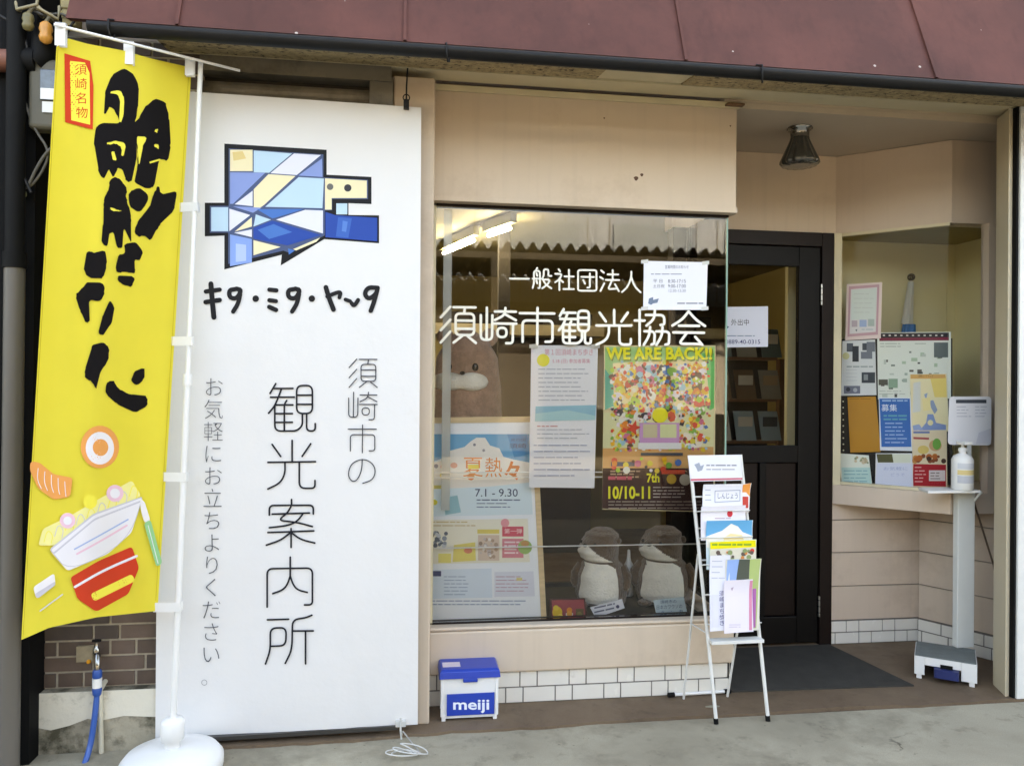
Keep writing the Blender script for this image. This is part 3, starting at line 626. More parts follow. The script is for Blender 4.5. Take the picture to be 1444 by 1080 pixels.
# tall flyer
f = Flat(curled(plane_y(3.722), 746, 843, 487, 688, .005), tess=7); f.STEP = 8e-5; sh = [(749, 487), (843, 487), (838, 688), (746, 687)]
f.sheet(sh, '#f0f1f4'); f.disc(766, 508, 9, '#f2e94e')
f.text('第１回須崎まち歩き', 768, 492, 836, 501, '#e39aa6', .0); f.text('5.18 (日) 参加者募集', 779, 506, 832, 513, '#d9889f', .0)
f.lines(759, 520, 836, 8, 6.2, '#b5b9c4', 1.3)
f.poly([(755, 573), (840, 571), (839, 592), (754, 594)], '#8ec6d8'); f.poly([(755, 583), (800, 578), (839, 586), (839, 592), (754, 594)], '#a9d8dc')
f.lines(757, 600, 790, 1, 5, '#d9a0a0', 1.6); f.lines(757, 605, 834, 3, 6, '#b7bcc8', 1.2); f.lines(752, 627, 832, 6, 8.5, '#a9b1cc', 1.3)
for x, y in ((752, 488), (839, 488)): f.poly([(x-6, y-2), (x+6, y-3), (x+6, y+3), (x-6, y+3)], '#d9d9d2')
tag(f.build('flyer'), 'tall white flyer with a yellow dot and a pale blue band, taped inside the window', 'flyer')

# big event poster (collage, plain stand-in)
f = Flat(plane_y(3.722)); f.STEP = 1.5e-5; f.sheet([(852, 487), (1009, 487), (1008, 722), (849, 718)], '#e8d9a8')
f.poly([(853, 489), (1008, 489), (1007, 575), (960, 600), (900, 602), (853, 565)], '#9fd488'); f.poly([(853, 520), (868, 540), (872, 570), (853, 578)], '#46b59c')
f.poly([(990, 498), (1007, 498), (1007, 575), (1000, 580)], '#55c76a')
f.poly([(864, 512), (995, 505), (1000, 560), (970, 585), (890, 590), (866, 570)], '#f1dfa6')
f.poly([(851, 582), (1007, 578), (1006, 640), (850, 640)], '#e5e3b0'); f.poly([(850, 632), (1006, 630), (1006, 662), (850, 662)], '#e9ae6c')
f.poly([(850, 660), (1006, 660), (1006, 721), (849, 717)], '#43241d')
rnd = random.Random(3); PAL = ['#f08a2c', '#f7d23a', '#e8503a', '#d9492f', '#f0b429', '#f5ead8', '#4c78b5', '#7db24a', '#d7708f', '#6d4a36', '#e98a3b', '#efe6ec', '#38323a', '#9ccbd9', '#b7d84f', '#f2f0e4', '#e7d44a']
for k in range(170):
    x, y = 868+rnd.random()*122, 516+rnd.random()*112; r = 4+rnd.random()*5; a0 = rnd.random()*6
    if 898 < x < 962 and y > 590: continue
    f.poly([(x+r*(.7+.5*rnd.random())*math.cos(a0+j*6.283/7), y+r*(.7+.5*rnd.random())*math.sin(a0+j*6.283/7)) for j in range(7)], rnd.choice(PAL))
for k in range(520):
    x, y = 862+rnd.random()*138, 510+rnd.random()*126; r = 1.5+rnd.random()*4.0*(1-k/600)
    if 902 < x < 958 and 590 < y < 630 and rnd.random() < .8: continue
    a0 = rnd.random()*6; n_ = rnd.choice((4, 5, 6, 7)); f.poly([(x+r*(.7+.5*rnd.random())*math.cos(a0+j*6.283/n_), y+r*(.7+.6*rnd.random())*math.sin(a0+j*6.283/n_)) for j in range(n_)], rnd.choice(PAL))
f.rect(901, 596, 957, 624, '#cf9acb'); f.rect(906, 598, 926, 617, '#cfc6a0'); f.rect(930, 598, 953, 617, '#d8dfa8'); f.rect(899, 624, 960, 633, '#e8e8e6'); f.rect(903, 638, 962, 642, '#55575c')
f.poly([(883, 597), (891, 599), (896, 592), (897, 600), (903, 602), (896, 606), (897, 614), (890, 608), (882, 606), (888, 602)], '#e0432c')
f.disc(930, 585, 11, '#f4ea2d')
f.text('WE ARE BACK!!', 855.5, 491.5, 1004.5, 509.5, '#6e8c2a', .035); f.text('WE ARE BACK!!', 854, 489.5, 1003, 507.5, '#fbf427', .035); f.rect(861, 651, 894, 657, '#3d4a66'); f.lines(860, 663, 905, 3, 4, '#c9a48b', 2)
for k in range(18): f.disc(862+rnd.random()*95, 646+rnd.random()*20, 2+rnd.random()*3, rnd.choice(PAL))
f.rect(932, 662, 965, 668, '#d7432a'); f.disc(946, 675, 7, '#c9a23f'); f.disc(965, 676, 8, '#c4b9a4')
f.lines(857, 671, 893, 1, 5, '#d2556a', 5, .05); f.text('7th', 911, 667, 929, 680, '#f2ea3a', .03); f.text('10/10-11', 857, 685, 916, 703, '#f2ea3a', .03)
f.lines(920, 686, 965, 4, 4.5, '#b9aca5', 1.5, .15); f.lines(857, 706, 1000, 3, 4.5, '#a39389', 1.4, .25)
tag(f.build('poster'), 'colourful event poster headed WE ARE BACK!! in yellow, inside the window', 'poster')

# framed summer poster leaning inside the window
zt, zb = on_y(700, 588, 3.80)[2], .372
fp = plane3((0, 3.745, zb), (1, 3.745, zb), (0, 3.815, zt))
fr = thing('framed_poster', on_y(690, 884, 3.745), 'pine-framed blue summer poster leaning inside the lower left of the window', 'framed poster')
f = Flat(fp); T = [(586, 589), (756, 587), (771, 882), (578, 888)]
for q in ((T[0], T[1], (754, 595), (588, 597)), (T[3], T[2], (768, 873), (580, 879)), (T[1], T[2], (763, 873), (749, 595))):
    f.prism([f.hit(*p)+f.n*.006 for p in q], -f.n*.018, WOODL)
f.build('frame', fr)
f = Flat(fp); f.lift0 = .002
f.sheet([(588, 597), (749, 595), (763, 873), (580, 879)], '#f0f5fa')
q = lambda x, y: (x, y)
f.poly([(598, 612), (746, 612), (747, 652), (700, 646), (640, 640), (600, 655)], '#63aed6'); f.poly([(600, 655), (640, 640), (700, 646), (747, 652), (751, 725), (598, 728)], '#d8ebf2')
f.poly([(715, 612), (746, 612), (747, 640), (725, 645)], '#3d93c6')
f.poly([(600, 668), (612, 652), (630, 648), (632, 636), (655, 630), (664, 622), (672, 617), (684, 617), (691, 628), (704, 632), (710, 644), (725, 648), (746, 652), (747, 680), (690, 686), (600, 690)], '#f0ece4')
f.text('夏', 653, 645, 681, 672, '#eb8a3c', .0); f.text('熱', 684, 645, 708, 673, '#ec8f44', .0); f.text('々', 711, 650, 733, 677, '#e57c3a', .03)
f.poly([(660, 655), (675, 655), (675, 661), (660, 661)], '#f3dc55'); f.disc(664, 672, 5, '#e58a4a'); f.disc(626, 658, 5, '#e9b2a0', 4); f.disc(640, 656, 5, '#e5a592', 4); f.disc(624, 670, 4, '#eddc8a')
f.text('奥四国', 720, 618, 741, 622, '#27507a'); f.text('須崎', 718, 625, 742, 632, '#243c5e', .0); f.disc(615, 657, 3, '#8e8a96'); f.disc(669, 627, 2, '#8a8a90'); f.disc(682, 635, 2, '#9a9a9c')
f.rect(610, 684, 624, 689, '#e7d878'); f.disc(612, 708, 5, '#e6d83c', 4); f.poly([(625, 702), (645, 698), (650, 722), (628, 726)], '#93c6d0')
f.text('7.1 - 9.30', 670, 689, 730, 700, '#3f4c66', .004); f.lines(672, 704, 735, 1, 5, '#5a6a86', 1.6, .05); f.lines(672, 709, 728, 2, 5, '#6d7d98', 1.3)
f.poly([(594, 733), (744, 731), (747, 792), (592, 795)], '#eeead8')
f.lines(598, 735, 680, 2, 5, '#cdb98a', 1.6)
for k in range(26): f.disc(607+rnd.random()*22, 750+rnd.random()*20, 1.5+rnd.random()*2.5, rnd.choice(['#5a6270', '#8d95a0', '#c8ccd0', '#3e4650']))
f.poly([(640, 768), (670, 764), (671, 790), (638, 792)], '#ead978'); f.disc(660, 776, 6, '#e08a6a', 4); f.rect(618, 780, 636, 793, '#ecdf7e')
f.rect(673, 746, 704, 752, '#e3cf6a'); f.rect(674, 754, 704, 790, '#d9c3b0')
for k in range(22): f.disc(677+rnd.random()*24, 758+rnd.random()*28, 1.2+rnd.random()*2, rnd.choice(['#9a8272', '#e9e2da', '#b79a86', '#c6b8b4']))
f.rect(708, 742, 738, 756, '#d9586a'); f.rect(708, 759, 738, 786, '#e08a94'); f.text('第一弾', 711, 745, 736, 752, '#f4d7d8'); f.lines(711, 763, 734, 4, 5, '#f4dcdc', 2.2)
f.disc(712, 737, 6, '#e89aa2'); f.disc(740, 771, 10, '#9dc071'); f.disc(740, 766, 6, '#cf9a62', 4)
f.rect(594, 804, 622, 812, '#2f3a6a'); f.poly([(596, 803), (693, 801), (694, 842), (594, 844)], '#dbe9f5'); f.poly([(697, 806), (752, 805), (754, 840), (697, 841)], '#dfe3ee')
f.rect(596, 804.5, 622, 812, '#2f3a6a'); f.lines(626, 812, 666, 6, 5, '#9fb4cc', 1.2); f.lines(699, 812, 748, 5, 5, '#c8a4b4', 1.2); f.rect(728, 814, 736, 818, '#e5d68a'); f.lines(600, 846, 748, 2, 5, '#8196b6', 1.2, .2)
f.build('print', fr)

# paper notices on the glass and on the door
f = Flat(plane_y(3.6985)); f.sheet([(908, 368), (998, 370), (996, 437), (907, 437)], '#e4e6f0', .0012)
f.text('営業時間のお知らせ', 938, 374, 971, 379, '#3e4766'); f.lines(918, 386, 963, 1, 4, '#8d93a8', 1.3, .05)
f.text('平 日', 921, 394, 934, 399, '#4a4f60'); f.text('8:30-17:15', 942, 394, 967, 399, '#4a4f60'); f.text('土日祝', 921, 401, 937, 406, '#4a4f60'); f.text('9:00-17:00', 942, 401, 967, 406, '#4a4f60'); f.text('12:30-13:30', 943, 408, 967, 412, '#7a7f90')
f.poly([(915, 421), (921, 419), (921, 423), (929, 421), (927, 427), (921, 428), (918, 430), (914, 428)], '#6f8098'); f.lines(955, 427, 992, 1, 4, '#6d7284', 1.6, .02)
for x, y in ((909, 369), (995, 371), (909, 435), (994, 435)): f.poly([(x-5, y-2), (x+5, y-3), (x+5, y+2), (x-5, y+3)], '#cfd0cc')
tag(f.build('paper_notice'), 'white paper notice of opening hours taped to the window glass', 'notice')
yd = YB-.0135
f = Flat(plane_y(yd)); f.sheet([(1019, 433), (1083, 432), (1083, 489), (1019, 490)], '#d9dce8', .0012)
f.text('外出中', 1031, 450, 1056, 459, '#23262e', .0); f.lines(1024, 473, 1066, 1, 4, '#7d8fa0', 1.3, .05); f.text('0889-40-0315', 1023, 479, 1072, 485, '#3c4070', .004); f.poly([(1023, 458), (1028, 461), (1024, 465)], '#3f5a70')
tag(f.build('paper_notice'), 'white paper notice reading 外出中 stuck on the glass of the dark door', 'notice')

# plush animals in the window
FURB = mat('brown_plush', '#5d4630', .95, var=.3, vscale=45, bump=1.0, bscale=110, sheen=.5)
FURP = mat('pinkish_brown_plush', '#b08e78', .95, var=.2, vscale=30, bump=1.0, bscale=100, sheen=.4)
FURW = mat('cream_plush', '#f7f4e8', .95, var=.05, vscale=40, bump=.9, bscale=110, sheen=.3)
EYE = mat('black_bead', '#0b0b0c', .12, var=0)
def interp(t, K):
    for i in range(len(K)-1):
        if t <= K[i+1][0]:
            a, c = K[i], K[i+1]; u = (t-a[0])/(c[0]-a[0]); u = u*u*(3-2*u)
            return [a[j]*(1-u)+c[j]*u for j in range(1, len(a))]
    return list(K[-1][1:])
def plush_otter(base, h, wd, body_deg, head_deg, label, name='plush_otter'):
    """upright stuffed otter: one continuous body with a cream muzzle and belly; belly and head turned separately from straight out"""
    t = thing(name, base, label, 'soft toy', 'plush otters in the window'); base = np.array(base, float)
    dirs = []
    for dg in (body_deg, head_deg):
        a = R_(-90+dg); F_ = np.array([math.cos(a), math.sin(a), 0]); dirs.append((F_, np.array([-F_[1], F_[0], 0])))
    (FB, RB), (FH, RH) = dirs
    #     t   forward  rx    ry     sharing of head direction
    K = [(0, 0, .36, .34, 0), (.04, 0, .47, .44, 0), (.15, .02, .50, .48, 0), (.35, .01, .47, .44, 0), (.50, .0, .40, .37, 0), (.575, .02, .34, .33, .6), (.62, .07, .36, .38, 1), (.70, .10, .37, .42, 1), (.80, .06, .375, .38, 1), (.90, .01, .33, .32, 1), (.97, -.02, .20, .20, 1), (1.0, -.02, .02, .02, 1)]
    n, NR = 72, 90; body = MB(); V = []; Fc = []
    for i in range(NR+1):
        tt = i/NR; fw, rx, ry, hd = interp(tt, K)
        F_ = FB*(1-hd)+FH*hd; F_ = F_/np.linalg.norm(F_); Rv = np.array([-F_[1], F_[0], 0])
        for k in range(n):
            a = 2*math.pi*k/n; lump = 1+.012*math.sin(5*a+9*tt)+.01*math.sin(23*tt+2*a)
            q = base+F_*(fw*wd)+(F_*ry*math.cos(a)+Rv*rx*math.sin(a))*wd*lump; V.append((q[0], q[1], q[2]+tt*h))
    for i in range(NR):
        for k in range(n):
            tt = (i+.5)/NR; a = abs(((k+.5)/n*360+180) % 360-180)
            belly = .05 < tt < .555 and a < 50-60*max(0, tt-.46)-max(0, .11-tt)*240
            muz = .575 < tt < .80 and a < 70*max(0, min(1, (.80-tt)/.19))**.75
            Fc.append(((i*n+k, i*n+(k+1) % n, (i+1)*n+(k+1) % n, (i+1)*n+k), FURW if belly or muz else FURB))
    body.v += V
    for fc, m in Fc: body.f.append(list(fc)); body.m.append(body.mi(m)); body.sm.append(True)
    body.build('body', t)
    for s_ in (-1, 1):
        m = MB(); m.ball(base-FH*(.10*wd)+RH*(s_*.345*wd)+[0, 0, .835*h], (.055*wd, .055*wd, .065*wd), FURB, 12, 8); m.build('ear', t)
        m = MB(); m.ball(base+FH*(.385*wd)+RH*(s_*.185*wd)+[0, 0, .815*h], (.03*wd,)*3, EYE, 10, 8); m.build('eye', t)
        m = MB(); sh_ = base+RB*(s_*.40*wd)+FB*.0*wd+[0, 0, .49*h]
        m.tube([sh_, sh_+RB*(s_*.10*wd)+FB*.06*wd-[0, 0, .11*h], sh_+RB*(s_*.10*wd)+FB*.15*wd-[0, 0, .22*h], sh_+RB*(s_*.08*wd)+FB*.20*wd-[0, 0, .27*h]], [.09*wd, .10*wd, .085*wd, .04*wd], FURB, 12); m.build('arm', t)
        m = MB(); m.ball(base+RB*(s_*.30*wd)+FB*.40*wd+[0, 0, .04*h], (.13*wd, .15*wd, .04*h), FURB, 14, 8); m.build('foot', t)
    m = MB(); m.ball(base+FH*(.47*wd)+[0, 0, .79*h], (.05*wd, .05*wd, .032*wd), EYE, 10, 8); m.build('nose', t)
    m = MB(); bk = base-FB*.38*wd; m.tube([bk+[0, 0, .10*h], bk-FB*.2*wd+RB*.2*wd+[0, 0, .07*h], bk-FB*.2*wd+RB*.45*wd+[0, 0, .055*h]], [.13*wd, .10*wd, .05*wd], FURB, 12); m.build('tail', t)
    return t
def px_base(px, py, y, z): p = on_y(px, py, y); return (p[0], y, z)
zsh = .369; yo = 3.98
h1 = on_y(848, 742, yo)[2]-zsh; wpx = on_y(884, 800, yo)[0]-on_y(812, 800, yo)[0]
plush_otter(px_base(848, 866, yo, zsh), h1, wpx*.98, -24, -58, 'brown stuffed otter with cream belly, left of the two, by the framed poster')
plush_otter(px_base(935, 866, yo, zsh), on_y(935, 740, yo)[2]-zsh, wpx*1.06, -22, -52, 'larger brown stuffed otter with cream belly, beside the leaflet rack')
# tall plush animal at the left end
yb_ = 4.18; c0 = px_base(658, 600, yb_, zsh); wb = on_y(710, 560, yb_)[0]-on_y(606, 560, yb_)[0]; hb = on_y(658, 462, yb_)[2]-zsh
t = thing('tall_plush_animal', c0, 'tall pinkish-brown stuffed animal with pale cheeks standing behind the framed poster', 'soft toy')
K = [(0, .40), (.05, .50), (.3, .52), (.55, .50), (.75, .47), (.88, .42), (.95, .30), (1.0, .04)]
m = MB(); n = 40; rings = []
for i in range(45):
    tt = i/44; r = interp(tt, K)[0]*wb; rings.append([(c0[0]+r*math.cos(2*math.pi*k/n), c0[1]+r*.7*math.sin(2*math.pi*k/n), c0[2]+tt*hb) for k in range(n)])
m.loft(rings, FURP); m.build('body', t)
zf = on_y(652, 537, yb_-.14)[2]; xf = on_y(652, 537, yb_-.14)[0]
def front(x, z):
    tt = (z-c0[2])/hb; r = interp(min(1, max(0, tt)), K)[0]*wb; u = max(-.98, min(.98, (x-c0[0])/r)); return c0[1]-.7*r*math.sqrt(1-u*u)
m = MB(); V = []; Fc = []; NX, NZ = 32, 14
for jz in range(NZ+1):
    for ix in range(NX+1):
        a, v = ix/NX*2-1, jz/NZ*2-1; x = xf-.01+a*.150; hh = .050*math.sqrt(max(0, 1-abs(a)**3.2))*(1-.22*math.exp(-(a*4)**2)); z = zf-.004+v*hh
        V.append((x, front(x, z)-.003-.034*max(0, 1-abs(a)**3)*max(0, 1-v*v)**.5*(1-.3*math.exp(-(a*4)**2)), z))
for jz in range(NZ):
    for ix in range(NX): q = jz*(NX+1)+ix; Fc.append((q, q+1, q+NX+2, q+NX+1))
m.add(V, Fc, FURW, True); m.build('cheeks', t)
for s_ in (-1, 1):
    x, z = xf+s_*.068, zf+.072
    m = MB(); m.ball((x, front(x, z)-.004, z), (.017, .010, .021), EYE, 14, 10); m.build('eye', t)
    x, z = c0[0]+s_*.30*wb, c0[2]+hb*.965; m = MB(); m.ball((x, c0[1], z), (.045, .03, .05), FURP, 12, 8); m.build('ear', t)
m = MB(); m.ball((xf, front(xf, zf+.04)-.020, zf+.040), (.014, .012, .010), EYE, 12, 8); m.build('nose', t)

# small things on the display shelf
def card(T, y_, back, col, label, words, name='name_card', group='name cards on the display shelf'):
    f = Flat(plane3((0, y_, zsh), (1, y_, zsh), (0, y_+back, zsh+.1))); f.sheet(T, col, .002); words(f); return tag(f.build(name), label, 'name card', group)
def w1(f):
    f.lines(838, 856, 868, 2, 6, '#5a5e72', 2.2, .15, -.22); f.disc(871, 855, 2.5, '#35375a')
card([(832, 856), (877, 844), (881, 857), (840, 871)], 3.765, .03, '#d5d6dc', 'tilted pale handwritten card at the feet of the left stuffed otter', w1)
def w2(f):
    f.text('須崎市の', 931, 846, 954, 851, '#3c5a80', .0, -.05); f.text('日本カワウソの', 926, 853, 962, 859, '#3c5a80', .0, -.05); f.text('ネッシー君', 932, 861, 963, 868, '#2f6a9a', .0, -.05)
card([(921, 846), (964, 841), (970, 867), (927, 872)], 3.765, .03, '#c3d8e0', 'pale blue card with blue writing at the feet of the right stuffed otter', w2)
pf = plane3((0, 3.78, zsh), (1, 3.78, zsh), (0, 3.80, zsh+.1))
f = Flat(pf); f.sheet([(775, 844), (825, 843), (829, 877), (777, 879)], '#4a2a26', .02); f.poly([(778, 846), (823, 845), (826, 875), (779, 877)], '#9c4046')
f.disc(786, 863, 7, '#d9b32c', 8); f.disc(790, 869, 4, '#e6c84a'); f.disc(803, 860, 4, '#e0862c'); f.rect(798, 864, 808, 876, '#d9d2c2'); f.disc(803, 865, 4, '#e59a3a'); f.rect(812, 858, 823, 874, '#5c4a2a'); f.disc(817, 866, 4, '#7a6a34'); f.disc(784, 857, 4, '#e0c03c')
tag(f.build('picture'), 'small red picture of flowers and bottles standing beside the framed poster', 'picture')
c = px_base(886, 859, 4.10, zsh)
t = thing('figurine', c, 'small white figurine on a dark stand between the two stuffed otters', 'figurine')
m = MB(); m.lathe([(.022, 0), (.026, .01), (.024, .05), (.018, .07)], c, WPLAST, 16); m.ball((c[0], c[1], c[2]+.085), .021, WPLAST); m.build('lower_figure', t)
m = MB(); m.lathe([(.03, 0), (.03, .008), (.008, .012)], (c[0], c[1], c[2]+.108), BLACK, 14); m.lathe([(.006, .12), (.022, .15), (.024, .17), (.014, .19), (.010, .21), (.008, .245), (.003, .25)], c, WPLAST, 16); m.build('upper_figure', t)
# a folding chair far inside
c = (.55, 4.85, 0); t = thing('folding_chair', c, 'dark folding chair standing inside the shop behind the stuffed otters', 'chair')
m = MB(); m.box(c[0]-.2, c[1]-.2, .44, c[0]+.2, c[1]+.2, .47, BLACK); m.build('seat', t, bevel=.01)
m = MB(); m.box(c[0]-.2, c[1]+.2, .62, c[0]+.2, c[1]+.22, .86, BLACK); m.build('backrest', t, bevel=.01)
for sx in (-.2, .2):
    m = MB(); m.tube([(c[0]+sx, c[1]+.21, .86), (c[0]+sx, c[1]-.18, 0)], .011, STEEL, 8); m.build('leg', t)
    m = MB(); m.tube([(c[0]+sx*.93, c[1]-.18, .45), (c[0]+sx*.93, c[1]+.22, 0)], .011, STEEL, 8); m.build('leg', t)

# book rack seen through the door
x0, x1 = on_y(1030, 560, 5.3)[0], on_y(1096, 560, 5.3)[0]
t = thing('book_rack', (x0+.2, 5.4, 0), 'dark magazine rack with face-out booklets seen through the glass of the door', 'book rack')
m = MB(); m.box(x0-.3, 5.45, 0, x1, 5.50, 1.95, DARKROOM)
for z in (.55, .80, 1.10, 1.40, 1.70): m.box(x0-.3, 5.30, z, x1, 5.4495, z+.02, WOODD)
m.build('frame', t)
rnd = random.Random(9)
for r, z in enumerate((.82, 1.12, 1.42, 1.72)):
    for k in range(4):
        xx = x1-.10-k*.19; f_ = MB(); col = rnd.choice(['#8a8578', '#5c6a68', '#b9b3a4', '#6f5a44', '#93a5a8'])
        f_.prism([(xx, 5.33, z), (xx+.15, 5.33, z), (xx+.15, 5.40, z+.21), (xx, 5.40, z+.21)], (0, .006, 0), ink(col)); f_.box(xx+.02, 5.355, z+.10, xx+.13, 5.358, z+.17, ink(rnd.choice(['#c9c2b0', '#3c444a', '#a08a70'])))
        f_.build('booklet', t)
m = MB(); x = on_y(1098, 500, 5.6)[0]; m.box(x, 5.58, 0, x+.20, 5.64, 1.72, WOODD); tag(m.build('wood_panel'), 'brown wooden panel standing beyond the booklet rack behind the door', 'panel')

# ================================================================== IN FRONT: BANNER, FLAG, RACK, MILK BOX
YBN = 3.385
ban = thing('hanging_banner', on_y(405, 1030, YBN), 'tall white vinyl banner with blue emblem and black Japanese lettering, hung beside the pillar', 'banner')
VIN = mat('white_vinyl', '#dddcdb', .42, var=.025, vscale=1.2, bump=.35, bscale=5, spec=.35, stain='#cfcbc2', sscale=2.2, sthr=(.6, .9))
TL, TR, BRc, BL = (262, 129), (594, 152), (589, 1021), (219, 1041)
def ban_y(px, py):
    u = (px-219)/375; v = (py-140)/890
    return YBN+.014*math.exp(-((px+py*.9-722)/13)**2)*max(0, .11-v)*8+.009*math.exp(-((px-.2*py-300)/18)**2)*max(0, v-.75)*2+.006*math.sin(5.2*u+.6)*(.35+.65*v)+.004*math.sin(9*u+6*v)+.012*(v-.5)**2-.012*max(0, u-.9)*5*max(0, .12-v)*8
def ban_hit(px, py): return on_y(px, py, ban_y(px, py))
bn = np.array([0, -1., 0])
f = Flat(ban_hit, bn, tess=6); f.STEP = 6e-5
NU, NV = 40, 90; V = []; Fc = []
for j in range(NV+1):
    v = j/NV
    for i in range(NU+1):
        u = i/NU; xt = 226+(594-226)*u; yt = 126.5+(152-126.5)*u; xb = 219+(589-219)*u; yb2 = 1041+(1021-1041)*u
        V.append(ban_hit(xt+(xb-xt)*v, yt+(yb2-yt)*v))
for j in range(NV):
    for i in range(NU): a = j*(NU+1)+i; Fc.append((a, a+1, a+NU+2, a+NU+1))
f.add(V, Fc, VIN, True); f.add([p+np.array([0, .0012, 0]) for p in V], Fc, VIN, True)
f.lift0 = .0009
K1 = '#17171b'
zz = lambda X, Y: (250+X/3.086, 130+Y/3.086)
LG = lambda c, *p: f.poly([zz(*q) for q in p], c)
LG('#15161a', (205, 225), (650, 252), (650, 360), (845, 370), (845, 488), (745, 484), (745, 535), (878, 537), (878, 658), (640, 640), (450, 755), (455, 708), (205, 772), (205, 625), (120, 628), (120, 482), (205, 482))
LG('#48587c', (224, 246), (636, 272), (636, 372), (830, 383), (830, 466), (674, 466), (674, 514), (642, 516), (642, 624), (488, 700), (462, 690), (222, 748), (222, 612), (142, 612), (142, 496), (224, 496))
LB, LI, BE, PW_, MB_, DB = '#b5d3e6', '#dcdeee', '#ece0b9', '#8298cf', '#3c73bd', '#1c49a0'
LG(BE, (230, 252), (328, 252), (328, 345), (230, 345)); LG('#e1c98a', (240, 262), (285, 258), (300, 290), (245, 300)); LG(LB, (333, 255), (500, 268), (400, 352), (333, 350)); LG(LI, (508, 268), (625, 275), (520, 362), (405, 354))
LG(PW_, (630, 290), (632, 370), (527, 364)); LG(PW_, (230, 350), (383, 352), (243, 487), (230, 487)); LG(BE, (397, 358), (515, 366), (378, 492), (333, 522), (333, 424)); LG(LI, (328, 430), (328, 497), (250, 489))
LG(LB, (528, 371), (638, 377), (632, 506), (383, 500)); LG(BE, (643, 376), (825, 386), (825, 462), (672, 462), (672, 512), (643, 512))
f.disc(*zz(665, 413), 4.6, '#6a6a68'); f.disc(*zz(742, 418), 5.2, '#3c3c40'); LG(LB, (692, 485), (740, 485), (740, 533), (692, 533))
LG(LB, (148, 502), (222, 502), (222, 606), (148, 606)); LG(LI, (227, 508), (318, 536), (227, 606)); LG(PW_, (242, 498), (368, 504), (330, 526)); LG(MB_, (345, 510), (552, 510), (415, 551)); LG(LB, (342, 533), (408, 556), (332, 586))
LG(LI, (634, 516), (634, 616), (430, 556), (557, 513)); LG(DB, (332, 592), (414, 560), (625, 623), (480, 668), (332, 638)); LG(MB_, (350, 600), (420, 575), (500, 610), (400, 640)); LG(BE, (325, 545), (325, 586), (250, 608)); LG(LI, (248, 613), (325, 598), (325, 632))
LG('#7fa0dc', (230, 620), (325, 640), (325, 742), (230, 758)); LG('#a9bfe6', (255, 660), (300, 665), (300, 735), (255, 740)); LG(BE, (332, 645), (450, 675), (332, 711)); LG(MB_, (482, 681), (512, 690), (486, 708)); LG(BE, (505, 684), (622, 634), (606, 652), (517, 690))
LG(DB, (645, 522), (690, 537), (870, 548), (870, 650), (645, 632)); LG('#2f62b4', (700, 545), (760, 550), (745, 635), (690, 630)); LG('#4d7fc8', (720, 560), (742, 565), (735, 610), (716, 606))
def HB(wd, *p): f.stroke(chaikin([zz(*q) for q in p], 2), wd, K1)
HB(7.2, (147, 835), (152, 900), (160, 980)); HB(6.2, (125, 868), (185, 860)); HB(6.6, (124, 914), (185, 905))
for X in (222, 478): HB(6.4, (X+30, 858), (X+4, 862), (X+6, 895), (X+38, 900), (X+58, 862), (X+36, 856)); HB(6.2, (X+52, 880), (X+44, 920), (X+22, 955))
HB(6.4, (868, 852), (830, 850), (814, 878), (832, 902), (866, 880), (872, 852)); HB(6.4, (868, 870), (856, 915), (842, 952))
for X in (342, 586): f.disc(*zz(X, 899), 4.6, K1)
HB(6, (401, 860), (432, 863)); HB(6, (401, 906), (430, 910)); HB(6.4, (401, 935), (430, 948))
HB(6.8, (647, 850), (660, 895), (680, 946)); HB(5.6, (653, 890), (690, 874), (712, 870), (706, 894)); HB(5.4, (732, 903), (752, 910)); HB(5.8, (758, 918), (770, 932), (787, 905))
for ch, x0, x1, y0, y1 in (('観', 379, 446, 541, 609), ('光', 378, 445, 621, 689), ('案', 376, 444, 704, 772), ('内', 377, 442, 785, 855), ('所', 374, 442, 866, 935)):
    f.glyph(G[ch], x0, y0, x1-x0, y1-y0, 2.5, '#1d1f26', -.004)
for ch, x0, x1, y0, y1 in (('須', 492, 532, 506, 547), ('崎', 491, 532, 553, 592), ('市', 491, 531, 599, 638), ('の', 491, 530, 647, 681)):
    f.glyph(G[ch], x0, y0, x1-x0, y1-y0, 1.5, '#3a3b42')
GC = '#55565c'
for i, ch in enumerate('お気軽にお立ちよりください。'):
    y0 = 530+i*(438/14.0); xc = 302-4.2*i/13; vs_, fs = text_mesh(ch, -.016)
    f.put([(xc+(p[0]-.5)*29.5, y0+15.5-(p[1]-.38)*30) for p in vs_], fs, GC)
f.build('sheet', ban)
a, e = on_y(217, 1046, YBN), on_y(561, 1025, YBN)
m = MB(); m.prism([a+[0, -.012, -.006], e+[0, -.012, -.006], e+[0, -.012, .010], a+[0, -.012, .010]], (0, .03, 0), mat('dark_aluminium', '#4c4a48', .4, metal=.6, var=.1)); m.build('bottom_bar', ban, bevel=.003)
def clip(px, py, m_, long_):
    p = on_y(px, py, YBN-.006); m = MB()
    m.box(p[0]-.012, p[1]-.012, p[2]-.018, p[0]+.012, p[1]+.018, p[2]+.02, m_); m.tube([p+[0, .0, .02], p+[.0, .0, .02+long_*.4], p+[.004, .01, .02+long_]], .004, m_, 6)
    m.tube([p+np.array([.014*math.cos(q), 0, .03+.014*math.sin(q)]) for q in [k*math.pi/6 for k in range(12)]], .003, m_, 6, closed=True); m.build('clip', ban, bevel=.002)
clip(573, 148, DARKPIPE, .14)
p = on_y(565, 1020, YBN-.008); CLEAR = mat('clear_plastic', '#c8c8c4', .2, var=0, spec=.6)
